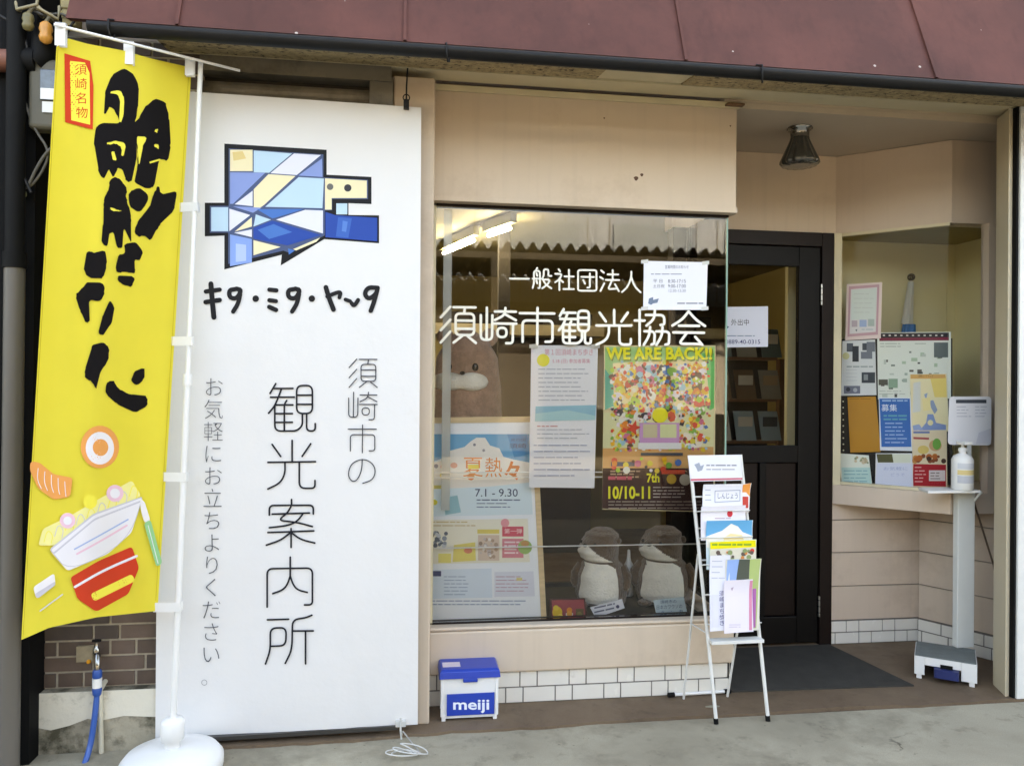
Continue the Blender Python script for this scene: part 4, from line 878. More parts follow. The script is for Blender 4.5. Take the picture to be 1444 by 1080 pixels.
m = MB(); m.box(p[0]-.022, p[1]-.008, p[2]-.012, p[0]+.022, p[1]+.014, p[2]+.014, CLEAR); m.tube([p+[0, -.01, .03], p+[.0, -.012, -.02], p+[.004, -.012, -.06]], .005, CLEAR, 6); m.build('clip', ban, bevel=.003)
m = MB(); c = on_z(572, 1066, -.008); path = []
for k in range(90):
    a = k*.28; r = .045+.02*math.sin(k*.21); path.append((c[0]+r*1.25*math.cos(a)+.02*math.sin(k*.1), c[1]+r*.6*math.sin(a), c[2]+.004+.0006*k*abs(math.sin(a*.5))))
path += [(p[0]+.01, p[1]-.03, .03), (p[0]+.004, p[1]-.014, p[2]-.05)]
m.tube(path, .0028, CLEAR, 6); tag(m.build('cord'), 'thin clear cord coiled on the pavement under the corner of the white banner', 'cord')

# nobori flag
YP = 3.2
top, foot = on_y(283, 88, YP), on_y(243, 1040, YP)
nob = thing('flag_banner', (foot[0], YP, -.01), 'tall yellow flag with black brush lettering on a white pole and round base', 'flag')
pole_top = top; m = MB(); mid = foot+(top-foot)*.52
m.tube([foot, mid], .0125, WPLAST, 14); m.tube([mid, mid+(top-foot)/np.linalg.norm(top-foot)*.045], .0165, WPLAST, 14); m.tube([mid+(top-foot)*.01, top], .0095, WPLAST, 14); m.build('pole', nob)
xl = lambda py: 80-50*(py-60)/840.0
xr = lambda py: 270-48*(py-97)/765.0
def fl_y(px, py):
    u = (px-xl(py))/(xr(py)-xl(py)); v = (py-60)/840
    return 2.90+.30*u+.026*math.sin(7.5*u+1.6*v+.4)*(.6+.6*v)+.010*math.sin(15*u-3*v)*(.3+.7*v)+.03*v*(1-u)*math.sin(3*v)
def fl_hit(px, py): return on_y(px, py, fl_y(px, py))
fn = np.array([.55, -.83, 0.0]); fn /= np.linalg.norm(fn)
if np.dot(fn, CAM-fl_hit(150, 400)) < 0: fn = -fn
YEL = cloth_mat('yellow_polyester', '#f4e658', .36)
def topy(u): return np.interp(u, [0, .07, .22, .5, .68, 1], [67, 54, 62, 72, 82, 96])
def boty(u): return np.interp(u, [0, .2, .55, 1], [902, 885, 870, 861])
f = Flat(fl_hit, np.array([.0, -1.0, 0]), tess=4.2); f.STEP = 1.3e-4
V, Fc = [], []; NU, NV = 36, 110
for j in range(NV+1):
    for i in range(NU+1):
        u = i/NU; yy = topy(u)+(boty(u)-topy(u))*j/NV; V.append(fl_hit(xl(yy)+(xr(yy)-xl(yy))*u, yy))
for j in range(NV):
    for i in range(NU): a = j*(NU+1)+i; Fc.append((a, a+1, a+NU+2, a+NU+1))
f.add(V, Fc, YEL, True); f.add([p+np.array([0, .0010, 0]) for p in V], Fc, YEL, True); f.lift0 = .0012
BK = cloth_mat('black_dye', '#120f10', .02); RD = cloth_mat('red_dye', '#d8452c', .15); YI = cloth_mat('yellow_dye', '#f4e658', .1)
_rb = random.Random(77)
SM = lambda p: [(q[0]+(_rb.random()-.5)*1.3, q[1]+(_rb.random()-.5)*1.3) for q in rcorner(p, 5, True, 3)]
A_ = lambda c, *p: f.poly(SM([(x/3.376, y/3.376) for x, y in p]), c)
B_ = lambda c, *p: f.poly(SM([(x/3.373, 300+y/3.373) for x, y in p]), c)
A_(BK, (590, 325), (640, 355), (662, 410), (660, 500), (645, 570), (648, 640), (650, 760), (625, 870), (600, 862), (585, 810), (562, 800), (540, 850), (520, 800), (495, 858), (470, 820), (448, 680), (455, 610), (480, 585), (572, 590), (555, 540), (525, 505), (495, 555), (500, 440), (530, 365))
A_(YI, (527, 436), (572, 430), (592, 470), (590, 540), (578, 585), (568, 582), (574, 480), (560, 448), (527, 446)); A_(YI, (505, 685), (545, 670), (600, 685), (588, 745), (580, 745), (580, 700), (545, 684), (520, 690)); A_(YI, (530, 725), (545, 720), (555, 765), (540, 765))
A_(BK, (740, 470), (790, 490), (805, 560), (812, 700), (798, 770), (760, 755), (750, 800), (735, 890), (700, 900), (640, 870), (655, 790), (657, 740), (645, 640), (630, 600), (665, 560), (690, 510))
A_(YI, (650, 650), (705, 655), (682, 690), (662, 790), (655, 700)); A_(YI, (735, 625), (752, 612), (750, 640)); A_(YI, (730, 690), (758, 685), (757, 718)); A_(YI, (710, 772), (765, 758), (764, 768), (716, 780))
A_(BK, (500, 940), (520, 900), (525, 860), (550, 840), (580, 860), (608, 900), (600, 940), (612, 975), (626, 1045), (626, 1160), (590, 1085), (585, 1180), (560, 1185), (540, 1108), (525, 1110), (510, 1178), (486, 1160), (492, 1060), (495, 980))
A_(YI, (527, 990), (560, 1000), (585, 1004), (555, 1010), (527, 1002))
A_(BK, (620, 910), (665, 895), (710, 930), (700, 970), (665, 1015), (620, 985), (610, 940)); A_(BK, (755, 880), (770, 930), (845, 910), (830, 1000), (770, 1060), (748, 1095), (716, 1150), (690, 1118), (660, 1132), (640, 1100), (660, 1050), (715, 985), (735, 920))
B_(BK, (590, 150), (650, 140), (682, 190), (665, 230), (640, 220), (645, 270), (640, 290), (600, 280), (560, 290), (550, 260), (565, 200), (600, 195)); B_(BK, (560, 300), (645, 305), (630, 355), (590, 345), (560, 325))
B_(BK, (415, 180), (445, 192), (505, 180), (510, 250), (490, 315), (420, 310), (400, 275)); B_(BK, (420, 330), (495, 335), (500, 380), (480, 425), (425, 415), (428, 520), (410, 525), (385, 470), (360, 390), (400, 350))
B_(BK, (525, 415), (548, 450), (530, 530), (490, 585), (470, 575), (490, 490)); B_(BK, (500, 615), (522, 650), (515, 710), (480, 750), (460, 845), (440, 800), (405, 790), (405, 750), (440, 630))
B_(BK, (690, 735), (690, 790), (655, 822), (622, 800), (640, 755)); B_(BK, (540, 795), (570, 840), (620, 862), (700, 870), (705, 915), (650, 950), (560, 910), (505, 860), (505, 810))
C_ = lambda c, *p: f.poly([(x/5.4, y/5.4) for x, y in p], c)
C_(RD, (495, 412), (690, 470), (715, 660), (710, 990), (500, 935)); C_(YI, (536, 470), (650, 482), (685, 560), (690, 955), (546, 920))
for i, ch in enumerate('須崎名物'):
    vs_, fs = text_mesh(ch, 0); f.put([(114.5+.6*i+(p[0]-.5)*18, 99+i*20.2-(p[1]-.38)*17) for p in vs_], fs, RD)
HEM = cloth_mat('hem_thread', '#cdbb2c', .1)
f.stroke([(xl(y)+3.2, y) for y in range(70, 900, 12)], .7, HEM); f.stroke([(xl(y)+(xr(y)-xl(y))*.985, y) for y in range(102, 858, 12)], .7, HEM)
# plain bowl-of-noodles motif
D_ = lambda c, *p: f.poly(rcorner([(x/3.0, 560+y/3.0) for x, y in p], 5, True), c)
WD = cloth_mat('white_dye', '#e9e6ea', .1); GD = cloth_mat('green_dye', '#8cc58d', .1); OD = cloth_mat('pale_yellow_dye', '#efe79a', .1); GY = cloth_mat('grey_dye', '#c9c6cf', .1)
ORD = cloth_mat('orange_dye', '#f0a25c', .1); PKD = cloth_mat('pink_dye', '#ecc3d3', .1); BLD = cloth_mat('charcoal_dye', '#3a3236', .05)
P3 = lambda x, y: (x/3.0, 560+y/3.0)
def DS(c, w_, *p): f.stroke(chaikin([P3(*q) for q in p], 2), w_, c)
D_(RD, (300, 760), (420, 690), (560, 630), (590, 720), (545, 830), (410, 905), (330, 850)); D_(YI, (385, 830), (560, 745), (575, 775), (400, 862)); DS(WD, 3.5, (320, 800), (440, 730), (580, 670))
f.disc(*P3(425, 210), 27, ORD, 30, n=26); f.disc(*P3(425, 215), 20, WD, 23, n=26); f.disc(*P3(428, 212), 11, ORD, 12, n=20)
D_(ORD, (132, 270), (170, 275), (230, 325), (310, 340), (300, 420), (230, 432), (165, 385), (130, 310))
for k in range(5): DS(WD, 1.0, (165+28*k, 300+14*k), (160+30*k, 345+14*k), (178+26*k, 385+8*k))
D_(OD, (165, 625), (185, 555), (300, 500), (420, 430), (560, 350), (600, 415), (430, 500), (240, 625))
for k in range(9):
    x = 190+k*45; y = 590-k*24; DS(GY if k % 2 else YI, 1.1, (x, y+20), (x+14, y-32), (x+38, y-10), (x+30, y+28))
f.disc(*P3(290, 520), 11, PKD); f.disc(*P3(290, 520), 6, WD); f.disc(*P3(490, 405), 12, PKD); f.disc(*P3(490, 405), 7, WD); f.disc(*P3(385, 440), 10, YI)
D_(WD, (218, 648), (400, 500), (605, 425), (560, 570), (460, 660), (290, 732)); D_(GY, (214, 640), (400, 490), (605, 418), (604, 440), (405, 518), (230, 664)); D_(WD, (222, 642), (402, 497), (602, 424), (601, 434), (404, 510), (230, 655))
DS(GY, 1.0, (226, 652), (290, 730), (460, 660), (560, 568), (603, 432)); DS(PKD, 2.6, (330, 660), (440, 600), (540, 540)); DS(PW2 := cloth_mat('blue_dye', '#9fb4dc', .1), 2.0, (320, 640), (430, 580), (545, 515))
D_(WD, (595, 425), (615, 440), (640, 520), (615, 530), (600, 480)); D_(GD, (612, 530), (640, 515), (690, 700), (665, 715)); DS(WD, 1.0, (630, 540), (672, 700))
D_(WD, (145, 800), (235, 740), (240, 790), (160, 850)); D_(GY, (150, 830), (238, 775), (240, 790), (165, 848)); DS(GY, 1.6, (175, 900), (270, 830))
f.build('cloth', nob)
m = MB(); a, e = on_y(76, 35, 2.885), on_y(338, 100, 3.235); m.tube([a, e], .0055, WPLAST, 8); m.build('crossbar', nob)
for (px, y0, y1, u) in ((86, 34, 66, .03), (182, 60, 92, .5), (268, 83, 108, .97)):
    d = fl_y(px, max(y1, 100)); d = 2.9+.3*u
    q0, q1 = on_y(px, y0, d), on_y(px, y1, d); m = MB(); hw = .017
    for yo_ in (-.008, .008): m.box(q1[0]-hw, d+yo_-.001, q1[2], q1[0]+hw, d+yo_+.001, q0[2], WPLAST)
    m.box(q1[0]-hw, d-.009, q0[2]-.001, q1[0]+hw, d+.009, q0[2]+.001, WPLAST); m.build('loop', nob)
for py in (293, 481, 672, 856):
    xe = xr(py); d = fl_y(xe, py); q = on_y(xe-6, py, d); pt = foot+(top-foot)*((q[2]-foot[2])/(top[2]-foot[2])); m = MB()
    m.prism([(q[0], d-.003, q[2]-.018), (pt[0]+.014, YP-.016, q[2]-.018), (pt[0]+.014, YP-.016, q[2]+.018), (q[0], d-.003, q[2]+.018)], (0, .002, 0), WPLAST); m.box(pt[0]+.013, YP-.016, q[2]-.018, pt[0]+.015, YP+.016, q[2]+.018, WPLAST); m.build('loop', nob)
cx, cy = foot[0]+.0, YP
m = MB(); m.lathe([(.185, 0), (.19, .01), (.19, .045), (.17, .07), (.10, .088), (.03, .092)], (cx, cy, -.0115), WPLAST, 40); m.build('base', nob)
m = MB(); m.lathe([(.026, .07), (.028, .09), (.028, .115), (.043, .12), (.044, .19), (.038, .20), (.015, .205)], (cx, cy, -.01), WPLAST, 24); m.build('socket', nob)

# leaflet rack
FT = [on_z(1010, 1020, -.011), on_z(1083, 1016, -.011)]
tp = [on_y(972, 642, 3.50), on_y(1044, 641, 3.50)]
rp = lambda lift=0: plane3(FT[0], FT[1], (tp[0]+tp[1])/2, lift)
rack = thing('leaflet_rack', ((FT[0]+FT[1])/2+[0, .1, 0]), 'white metal leaflet rack with a header sign standing by the doorway', 'leaflet rack')
for k in (0, 1):
    m = MB(); m.tube([FT[k]+[0, 0, .012], tp[k]], .0085, WHITEM, 10); m.build('leg', rack)
    m = MB(); m.tube([FT[k], FT[k]+(tp[k]-FT[k])*.02], .011, BLACK, 10); m.build('foot_cap', rack)
hitr = rp()
rear0 = on_z(964, 985, .0); rear1 = rear0+(FT[1]-FT[0])*.9
for k, rr in enumerate((rear0, rear1)):
    j = FT[k]+(tp[k]-FT[k])*.62; m = MB(); m.tube([rr+[0, 0, .001], j+[0, .015, 0]], .006, WHITEM, 8); m.build('rear_leg', rack)
for v in (.47, .60, .72, .84, .93):
    a_, e_ = FT[0]+(tp[0]-FT[0])*v, FT[1]+(tp[1]-FT[1])*v; m = MB(); m.tube([a_, e_], .004, WHITEM, 6); m.build('crossbar', rack)
a_, e_ = FT[0]+(tp[0]-FT[0])*.31, FT[1]+(tp[1]-FT[1])*.31
m = MB(); m.prism([a_+[0, -.05, 0], e_+[0, -.05, 0], e_, a_], (0, 0, -.014), WHITEM); m.build('shelf', rack)
m = MB(); m.tube([a_+[0, 0, .02], a_+[-.03, .12, .03], rear0+(FT[0]+(tp[0]-FT[0])*.62-rear0)*.42], .004, WHITEM, 6); m.build('stay', rack)
for v in (.36, .47, .58, .68, .78):
    a_, e_ = FT[0]+(tp[0]-FT[0])*v, FT[1]+(tp[1]-FT[1])*v; o_ = np.array([0, -.038, .012])
    m = MB(); m.tube([a_, a_+o_, e_+o_, e_], .0025, WHITEM, 6); m.build('pocket_wire', rack)
f = Flat(rp(.012)); f.sheet([(970, 642), (1044, 641), (1047, 677), (974, 679)], '#e0e0e6', .004); f.poly([(979, 655), (986, 652), (988, 657), (993, 655), (990, 663), (984, 665), (982, 660)], '#9aa2b0')
f.lines(996, 655, 1040, 1, 5, '#8a8c98', 2, .05); f.lines(996, 661, 1040, 1, 5, '#9a9ca6', 1.5, .05); f.poly([(974, 675), (1047, 673.5), (1047, 676), (974, 678)], '#c96a78'); f.build('header_sign', rack)
def leaf(pts, col, lift, fn_, label, cat='leaflet', name='leaflet', grp='leaflets on the rack'):
    xs_, ys_ = [p[0] for p in pts], [p[1] for p in pts]
    f = Flat(curled(rp(lift), min(xs_), max(xs_), min(ys_), max(ys_), .004, .012), tess=6); f.STEP = 1.2e-4; f.sheet(pts, col, .003); fn_(f); return tag(f.build(name), label, cat, grp)
def l(f): f.lines(994, 690, 1003, 3, 7, '#b2b4c4', 1.5); f.stroke([(1008, 692), (1043, 691), (1043, 706), (1008, 708), (1008, 692)], .9, '#9298ac'); f.text('しんじょう', 1012, 695, 1040, 703, '#5a6078', .0)
leaf([(991, 683), (1046, 682), (1047, 730), (990, 731)], '#e3e3ea', .016, l, 'white leaflet with a boxed title, topmost on the rack')
def l(f): f.poly([(1044, 684), (1057, 681), (1057, 700), (1052, 694), (1043, 694)], '#ef9a4e'); f.rect(1047, 700, 1055, 716, '#d14a3e')
leaf([(1043, 683), (1058, 681), (1056, 722), (1042, 724)], '#e9e4e2', .013, l, 'orange and red leaflet peeping out at the right of the rack top')
def l(f): f.disc(1029, 724, 4, '#d23c46', 5); f.lines(1008, 730, 1040, 2, 4, '#c2a6b0', 1.3)
leaf([(988, 714), (1050, 712), (1053, 760), (988, 762)], '#e6e2e8', .022, l, 'white leaflet with a small red figure, second row of the rack')
def l(f):
    f.poly([(995, 734), (1059, 733), (1060, 758), (995, 756)], '#58a8d4'); f.poly([(996, 756), (1018, 748), (1030, 738), (1040, 742), (1047, 750), (1060, 755), (1060, 772), (996, 772)], '#efe9e0')
    f.poly([(1020, 758), (1030, 752), (1046, 754), (1050, 764), (1022, 768)], '#efd9a4')
leaf([(995, 734), (1060, 733), (1062, 800), (996, 803)], '#cfe0e6', .029, l, 'sky blue leaflet with white clouds, middle of the rack')
def l(f):
    f.poly([(1000, 764), (1064, 761), (1065, 771), (1001, 774)], '#f2e32a'); f.lines(1003, 766, 1062, 1, 5, '#8fae3a', 3, .1); f.poly([(1001, 774), (1065, 771), (1066, 790), (1002, 792)], '#d8d2c0')
    for k in range(24): f.disc(1004+rnd.random()*58, 776+rnd.random()*12, 1.4+rnd.random()*2.2, rnd.choice(['#6a5a52', '#e0473a', '#eae2d0', '#8a9a6a', '#d9854a']))
leaf([(1000, 763), (1065, 760), (1068, 840), (1002, 845)], '#dfe8d6', .036, l, 'leaflet with a yellow title band over small pictures, fourth row of the rack')
def l(f): f.vtext('須崎まち歩き', 1018, 832, 882, 9, '#6a6a9a', .006); f.lines(1003, 790, 1022, 4, 8, '#b9bccc', 1.2); f.rect(1003, 838, 1014, 884, '#dcdcec')
leaf([(1000, 783), (1028, 782), (1030, 888), (1001, 890)], '#e4e4ee', .043, l, 'narrow white leaflet with violet vertical lettering, lower left of the rack')
def l(f): f.poly([(1024, 789), (1042, 788), (1040, 818), (1024, 818)], '#8fb0e2'); f.poly([(1041, 788), (1056, 788), (1056, 816), (1038, 818)], '#54594e'); f.poly([(1056, 788), (1071, 787), (1066, 885), (1057, 886)], '#aebf7a'); f.poly([(1061, 830), (1066, 829), (1065, 884), (1060, 885)], '#b266a8')
leaf([(1022, 788), (1072, 787), (1070, 888), (1024, 890)], '#d9d6c8', .042, l, 'photo leaflet of blue sky, dark rock and green leaves, lower right of the rack')
def l(f): f.rect(1056, 818, 1060, 888, '#d98aa8'); f.poly([(1030, 829), (1034, 827), (1032, 833)], '#b9a4b8'); f.lines(1028, 880, 1048, 2, 3, '#c6bccc', 1)
leaf([(1020, 818), (1060, 816), (1062, 890), (1021, 893)], '#e6dfe8', .049, l, 'pale pink booklet in the bottom pocket of the rack', 'booklet', 'booklet')

# milk delivery box
bx0, by0 = .183, 3.492
x1 = on_z(702, 1013, 0)[0]; hz = on_y(660, 945, by0)[2]; D = .155
mb = thing('milk_box', ((bx0+x1)/2, by0+D/2, 0), 'white delivery box with blue lid and blue label panel on the floor by the pillar', 'box')
BLUE = mat('blue_plastic', '#1440a8', .35, var=.04, vscale=8, stain='#0f2f78', sscale=14, sthr=(.62, .8))
m = MB(); ins = .004
m.loft([[(bx0+.006, by0+.002, .012), (x1-.006, by0+.002, .012), (x1-.006, by0+D, .012), (bx0+.006, by0+D, .012)], [(bx0, by0, hz-.03), (x1, by0, hz-.03), (x1, by0+D, hz-.03), (bx0, by0+D, hz-.03)]], WPLAST, smooth=False)
for xx in (bx0+.004, x1-.022):
    for yy in (by0-.001, by0+D-.018): m.box(xx, yy, 0, xx+.018, yy+.018, .03, WPLAST)
for xx in (bx0-.001, x1-.013): m.box(xx, by0-.004, .02, xx+.014, by0+.001, hz-.035, WPLAST)
m.build('body', mb, bevel=.004)
m = MB(); a_, e_ = (bx0-.008, by0-.010), (x1+.010, by0+D+.006); z0 = hz-.032
m.loft([[(a_[0], a_[1], z0), (e_[0], a_[1], z0), (e_[0], e_[1], z0), (a_[0], e_[1], z0)], [(a_[0]+.004, a_[1]+.004, z0+.03), (e_[0]-.004, a_[1]+.004, z0+.03), (e_[0]-.004, e_[1]-.002, z0+.03), (a_[0]+.004, e_[1]-.002, z0+.03)],
        [(a_[0]+.012, a_[1]+.02, z0+.036), (e_[0]-.012, a_[1]+.02, z0+.036), (e_[0]-.012, e_[1]-.01, z0+.036), (a_[0]+.012, e_[1]-.01, z0+.036)]], BLUE, smooth=False)
m.box((bx0+x1)/2-.03, a_[1]-.002, z0-.018, (bx0+x1)/2+.035, by0+.004, z0-.0005, BLUE); LID = m.build('lid', mb, bevel=.003)
m = MB(); m.box(bx0+.01, by0+.04, z0+.0363, bx0+.09, by0+.10, z0+.037, ink('#d9cdd6')); m.build('sticker', LID)
m = MB(); zp0, zp1 = on_y(660, 1007, by0)[2], on_y(660, 977, by0)[2]; xa, xb_ = on_y(630, 990, by0)[0], on_y(697, 990, by0)[0]
m.box(xa, by0-.0055, zp0, xb_, by0-.001, zp1, BLUE); LB_ = m.build('label_panel', mb)
f = Flat(plane_y(by0-.006)); f.lift0 = .0003; f.text('meiji', 639, 986, 690, 1005, '#e6ecf6', .022); f.build('lettering', LB_)

# door mat, rod on the floor, small debris
m = MB(); q = [(1.625, 3.655), (2.575, 3.625), (2.485, YB-.04), (1.63, YB-.04)]
m.prism([(x, y, .0005) for x, y in q], (0, 0, .007), mat('charcoal_mat', '#43413d', .95, spec=.15, var=.15, vscale=12, bump=.6, bscale=260))
tag(m.build('door_mat'), 'large charcoal mat lying on the floor before the dark door', 'door mat')
a_, e_ = on_z(942, 979.5, .012), on_z(1030, 974, .012)
t = thing('pole_on_floor', ((a_+e_)/2*[1, 1, 0]), 'thin white pole with black ends lying along the tiled base by the rack', 'pole')
d = (e_-a_)/np.linalg.norm(e_-a_); m = MB(); m.tube([a_+d*.03, e_-d*.03], .008, WPLAST, 10); m.build('shaft', t)
for s_, dd in ((a_, d), (e_, -d)): m = MB(); m.tube([s_, s_+dd*.032], .0115, BLACK, 10); m.build('end_cap', t)
PAL2 = [('#8f8a78', (1005, 996), .030, 'pale flake of old tape stuck to the floor behind the rack leg', 'tape'),]
for c_, p_, r_, lb, ct in PAL2:
    c = on_z(*p_, .0); m = MB(); m.prism([(c[0]+r_*1.2*math.cos(k*.9)*(1+.2*math.sin(k*2.2)), c[1]+r_*.4*math.sin(k*.9), .0006) for k in range(7)], (0, 0, .0015), mat('worn_tape', c_, .8, var=.2)); tag(m.build('tape_scrap'), lb, ct)

# ================================================================== RIGHT: LAMP, BAY CONTENTS, SANITISER STAND
c = on_z(1128, 181, ZC); c = np.array([c[0], c[1], ZC+.001])
lamp = thing('ceiling_lamp', c, 'fluted dark glass ceiling lamp with chrome collar above the doorway', 'lamp')
m = MB(); m.lathe([(.062, 0), (.062, -.010), (.046, -.014), (.044, -.050), (.048, -.056)], c, mat('chrome', '#9a9a98', .18, metal=1, var=0), 28, .05, 14); m.build('collar', lamp)
SMOKE = mat('smoked_fluted_glass', '#3a3b38', .12, var=.2, vscale=8, spec=.9, coat=.5)
m = MB(); m.lathe([(.046, -.056), (.060, -.090), (.082, -.140), (.098, -.175), (.099, -.188), (.090, -.198), (.05, -.200)], c, SMOKE, 84, .035, 14); m.build('shade', lamp)

# display inside the bay
dA = on_y(1180, 600, 4.44); dB = on_y(1340, 600, 4.06)
dp = lambda lift=0: plane3((dA[0], dA[1], 0), (dB[0], dB[1], 0), (dA[0], dA[1], 1), lift)
ZS = .937
def pinned(pts, col, lift, fn_, label, cat, name, grp=None, t_=.002):
    f = Flat(dp(lift)); f.sheet(pts, col, t_); fn_(f); return tag(f.build(name), label, cat, grp)
def l(f):
    for k in range(14): f.disc(1189.0+.05*k, 566+k*8.6, 1.1, '#d9d6c4', n=8)
pinned([(1183, 478), (1343, 477), (1343, 684), (1186, 684)], '#33302c', -.012, l, 'dark pegboard carrying all the papers in the bay window', 'pegboard', 'pegboard', t_=.012)
def l(f):
    f.poly([(1197, 404), (1240, 401), (1238, 472), (1195, 475)], '#c49aa4'); f.poly([(1200, 408), (1237, 405), (1235, 468), (1198, 471)], '#d9d6d8'); f.poly([(1201, 409), (1236, 407), (1235, 450), (1200, 451)], '#cfdad6')
    f.rect(1201, 452, 1209, 461, '#b7a7b2'); f.rect(1212, 451, 1222, 461, '#9db2d6'); f.rect(1224, 450, 1233, 460, '#a9b8b4'); f.poly([(1206, 465), (1209, 464), (1208, 468)], '#6a7078'); f.lines(1215, 464, 1232, 1, 3, '#a8b6c0', 1.2); f.lines(1204, 414, 1233, 5, 6.5, '#c2cac8', 1)
pinned([(1194, 401), (1244, 398), (1242, 477), (1192, 480)], '#e2cfcc', .012, l, 'pale certificate with a pink ornamental border at the bay window top left', 'certificate', 'certificate')
def l(f):
    rr = random.Random(4)
    for x, y, w_, h_ in ((1194, 484, 9, 12), (1202, 488, 9, 22), (1216, 484, 9, 10), (1214, 496, 16, 10), (1222, 482, 12, 14)): f.rect(x, y, x+w_, y+h_, rr.choice(['#39424e', '#515a66', '#2f3640', '#6d7480']))
    f.disc(1193, 502, 5, '#c9c99a', 5); f.lines(1194, 516, 1232, 1, 4, '#9aa6a8', 2, .1); f.rect(1215, 525, 1234, 540, '#3c444c'); f.rect(1218, 528, 1224, 536, '#858c90'); f.rect(1190, 544, 1213, 555, '#6f7486'); f.disc(1196, 549, 3, '#3a3f4c'); f.disc(1206, 550, 3, '#aab0ba'); f.lines(1193, 521, 1212, 4, 5, '#c0c6cc', 1)
pinned([(1188, 481), (1234, 479), (1236, 557), (1186, 558)], '#d3d8da', .008, l, 'grey newspaper cutting with dark photos pinned above the orange board', 'newspaper cutting', 'newspaper_cutting')
def l(f):
    f.poly([(1240, 470), (1338, 469), (1338, 478), (1240, 479)], '#232028'); f.poly([(1240, 476.5), (1338, 475.5), (1338, 480), (1240, 481)], '#7c1f3c')
    for k in range(11): f.rect(1245+k*8.2, 472, 1248+k*8.2, 474, '#c9c4c4')
    rr = random.Random(8)
    for k in range(40):
        x, y = 1241+rr.random()*90, 492+rr.random()*65; w_, h_ = 3+rr.random()*6, 2+rr.random()*5
        f.rect(x, y, x+w_, y+h_, rr.choice(['#4a4f4c', '#7d8a82', '#9fb0a6', '#5d5a52', '#b9c4ba', '#a8c0a8']))
    f.rect(1317, 483, 1337, 504, '#5d6a6c'); f.rect(1239, 535, 1252, 543, '#57584e'); f.rect(1253, 534, 1266, 547, '#8aa892'); f.lines(1241, 484, 1280, 2, 4, '#a9b2ac', 1.2); f.lines(1290, 484, 1312, 1, 4, '#a9b2ac', 1.2); f.lines(1240, 551, 1278, 2, 4, '#b0b6b2', 1)
pinned([(1237, 469), (1341, 468), (1341, 562), (1238, 563)], '#dbe2da', .004, l, 'wide printed sheet of small photos under a dark red top strip', 'photo sheet', 'photo_sheet')
pinned([(1195, 560), (1235, 559), (1242, 637), (1199, 638)], '#b98332', .007, lambda f: f.lines(1198, 562, 1234, 1, 3, '#8f6424', 1), 'plain orange-brown card hanging beside the row of white pegs', 'card', 'orange_card')
def l(f):
    f.poly([(1240, 562), (1283, 562), (1285, 630), (1243, 630)], '#2368b4'); f.text('募集', 1243, 570, 1265, 580, '#dce8f4', .0); f.lines(1244, 564, 1281, 1, 4, '#9cc0e4', 2, .1); f.lines(1246, 585, 1280, 2, 5, '#4fa0b4', 2.4, .1)
    f.lines(1248, 596, 1282, 6, 5.4, '#8db4e0', 1.6, .3)
pinned([(1239, 560), (1285, 561), (1287, 636), (1241, 635)], '#d8e2ec', .010, l, 'blue recruitment leaflet with 募集 in white in the bay window', 'leaflet', 'leaflet')
def l(f):
    f.poly([(1284, 528), (1333, 528), (1334, 534), (1284, 534)], '#d9a866'); f.text('須崎エリアマップ', 1295, 528.5, 1316, 532, '#5a3a20'); f.poly([(1312, 534), (1334, 533), (1335, 560), (1318, 560)], '#e6cf7a'); f.poly([(1288, 540), (1298, 538), (1298, 580), (1287, 582)], '#d3d6d2')
    f.poly([(1303, 556), (1308, 554), (1306, 564)], '#8aa0c4'); f.poly([(1311, 565), (1316, 564), (1322, 578), (1318, 584), (1313, 575)], '#8a9cb8'); f.poly([(1300, 603), (1306, 596), (1308, 584), (1316, 584), (1320, 596), (1334, 599), (1334, 606), (1296, 607)], '#7d96c6'); f.disc(1312, 596, 4, '#e3dcae'); f.poly([(1287, 600), (1296, 598), (1302, 606), (1288, 607)], '#93a8d0')
    f.poly([(1300, 562), (1312, 560), (1312, 578), (1302, 580)], '#ecdca0')
pinned([(1283, 528), (1335, 527), (1338, 608), (1286, 610)], '#e7dcb4', .014, l, 'pale yellow area map with blue river lines in the bay window', 'map', 'wall_map')
def l(f):
    f.rect(1288, 608, 1311, 611, '#6a7cae'); f.poly([(1288, 616), (1310, 617), (1310, 620), (1288, 619)], '#b04a4e'); f.disc(1319, 628, 9, '#cfa27a', 8); f.disc(1321, 626, 6, '#64a84c', 8); f.disc(1302, 634, 8, '#d9c074', 6)
    for k in range(16): f.disc(1289+rnd.random()*44, 642+rnd.random()*8, 2+rnd.random()*2.5, rnd.choice(['#4a2f22', '#8a4a2c', '#c98a4a', '#2f2420', '#b8632f']))
    f.poly([(1288, 654), (1334, 655), (1334, 686), (1287, 685)], '#b5202c'); f.rect(1310, 663, 1333, 678, '#d9cfcf'); f.lines(1290, 658, 1307, 5, 5, '#e6a4a4', 1.6); f.lines(1312, 666, 1330, 3, 4, '#8a7a7a', 1.5)
pinned([(1286, 607), (1335, 606), (1336, 688), (1287, 687)], '#e2d2b4', .018, l, 'food leaflet with dishes over a red lower half in the bay window', 'leaflet', 'leaflet')
def l(f):
    for k in range(14): f.disc(1206+rnd.random()*18, 644+rnd.random()*10, 1.2+rnd.random()*1.5, rnd.choice(['#b9ab8e', '#8d9a7a', '#cdbfa4']))
    f.poly([(1187, 659), (1227, 659), (1229, 683), (1188, 683)], '#b5d8d6'); f.lines(1190, 663, 1225, 4, 5, '#7fb0b8', 1.3, .1)
pinned([(1183, 639), (1225, 642), (1230, 684), (1187, 683)], '#dfe6dc', .024, l, 'pale green leaflet in the lower left corner of the bay window', 'leaflet', 'leaflet')
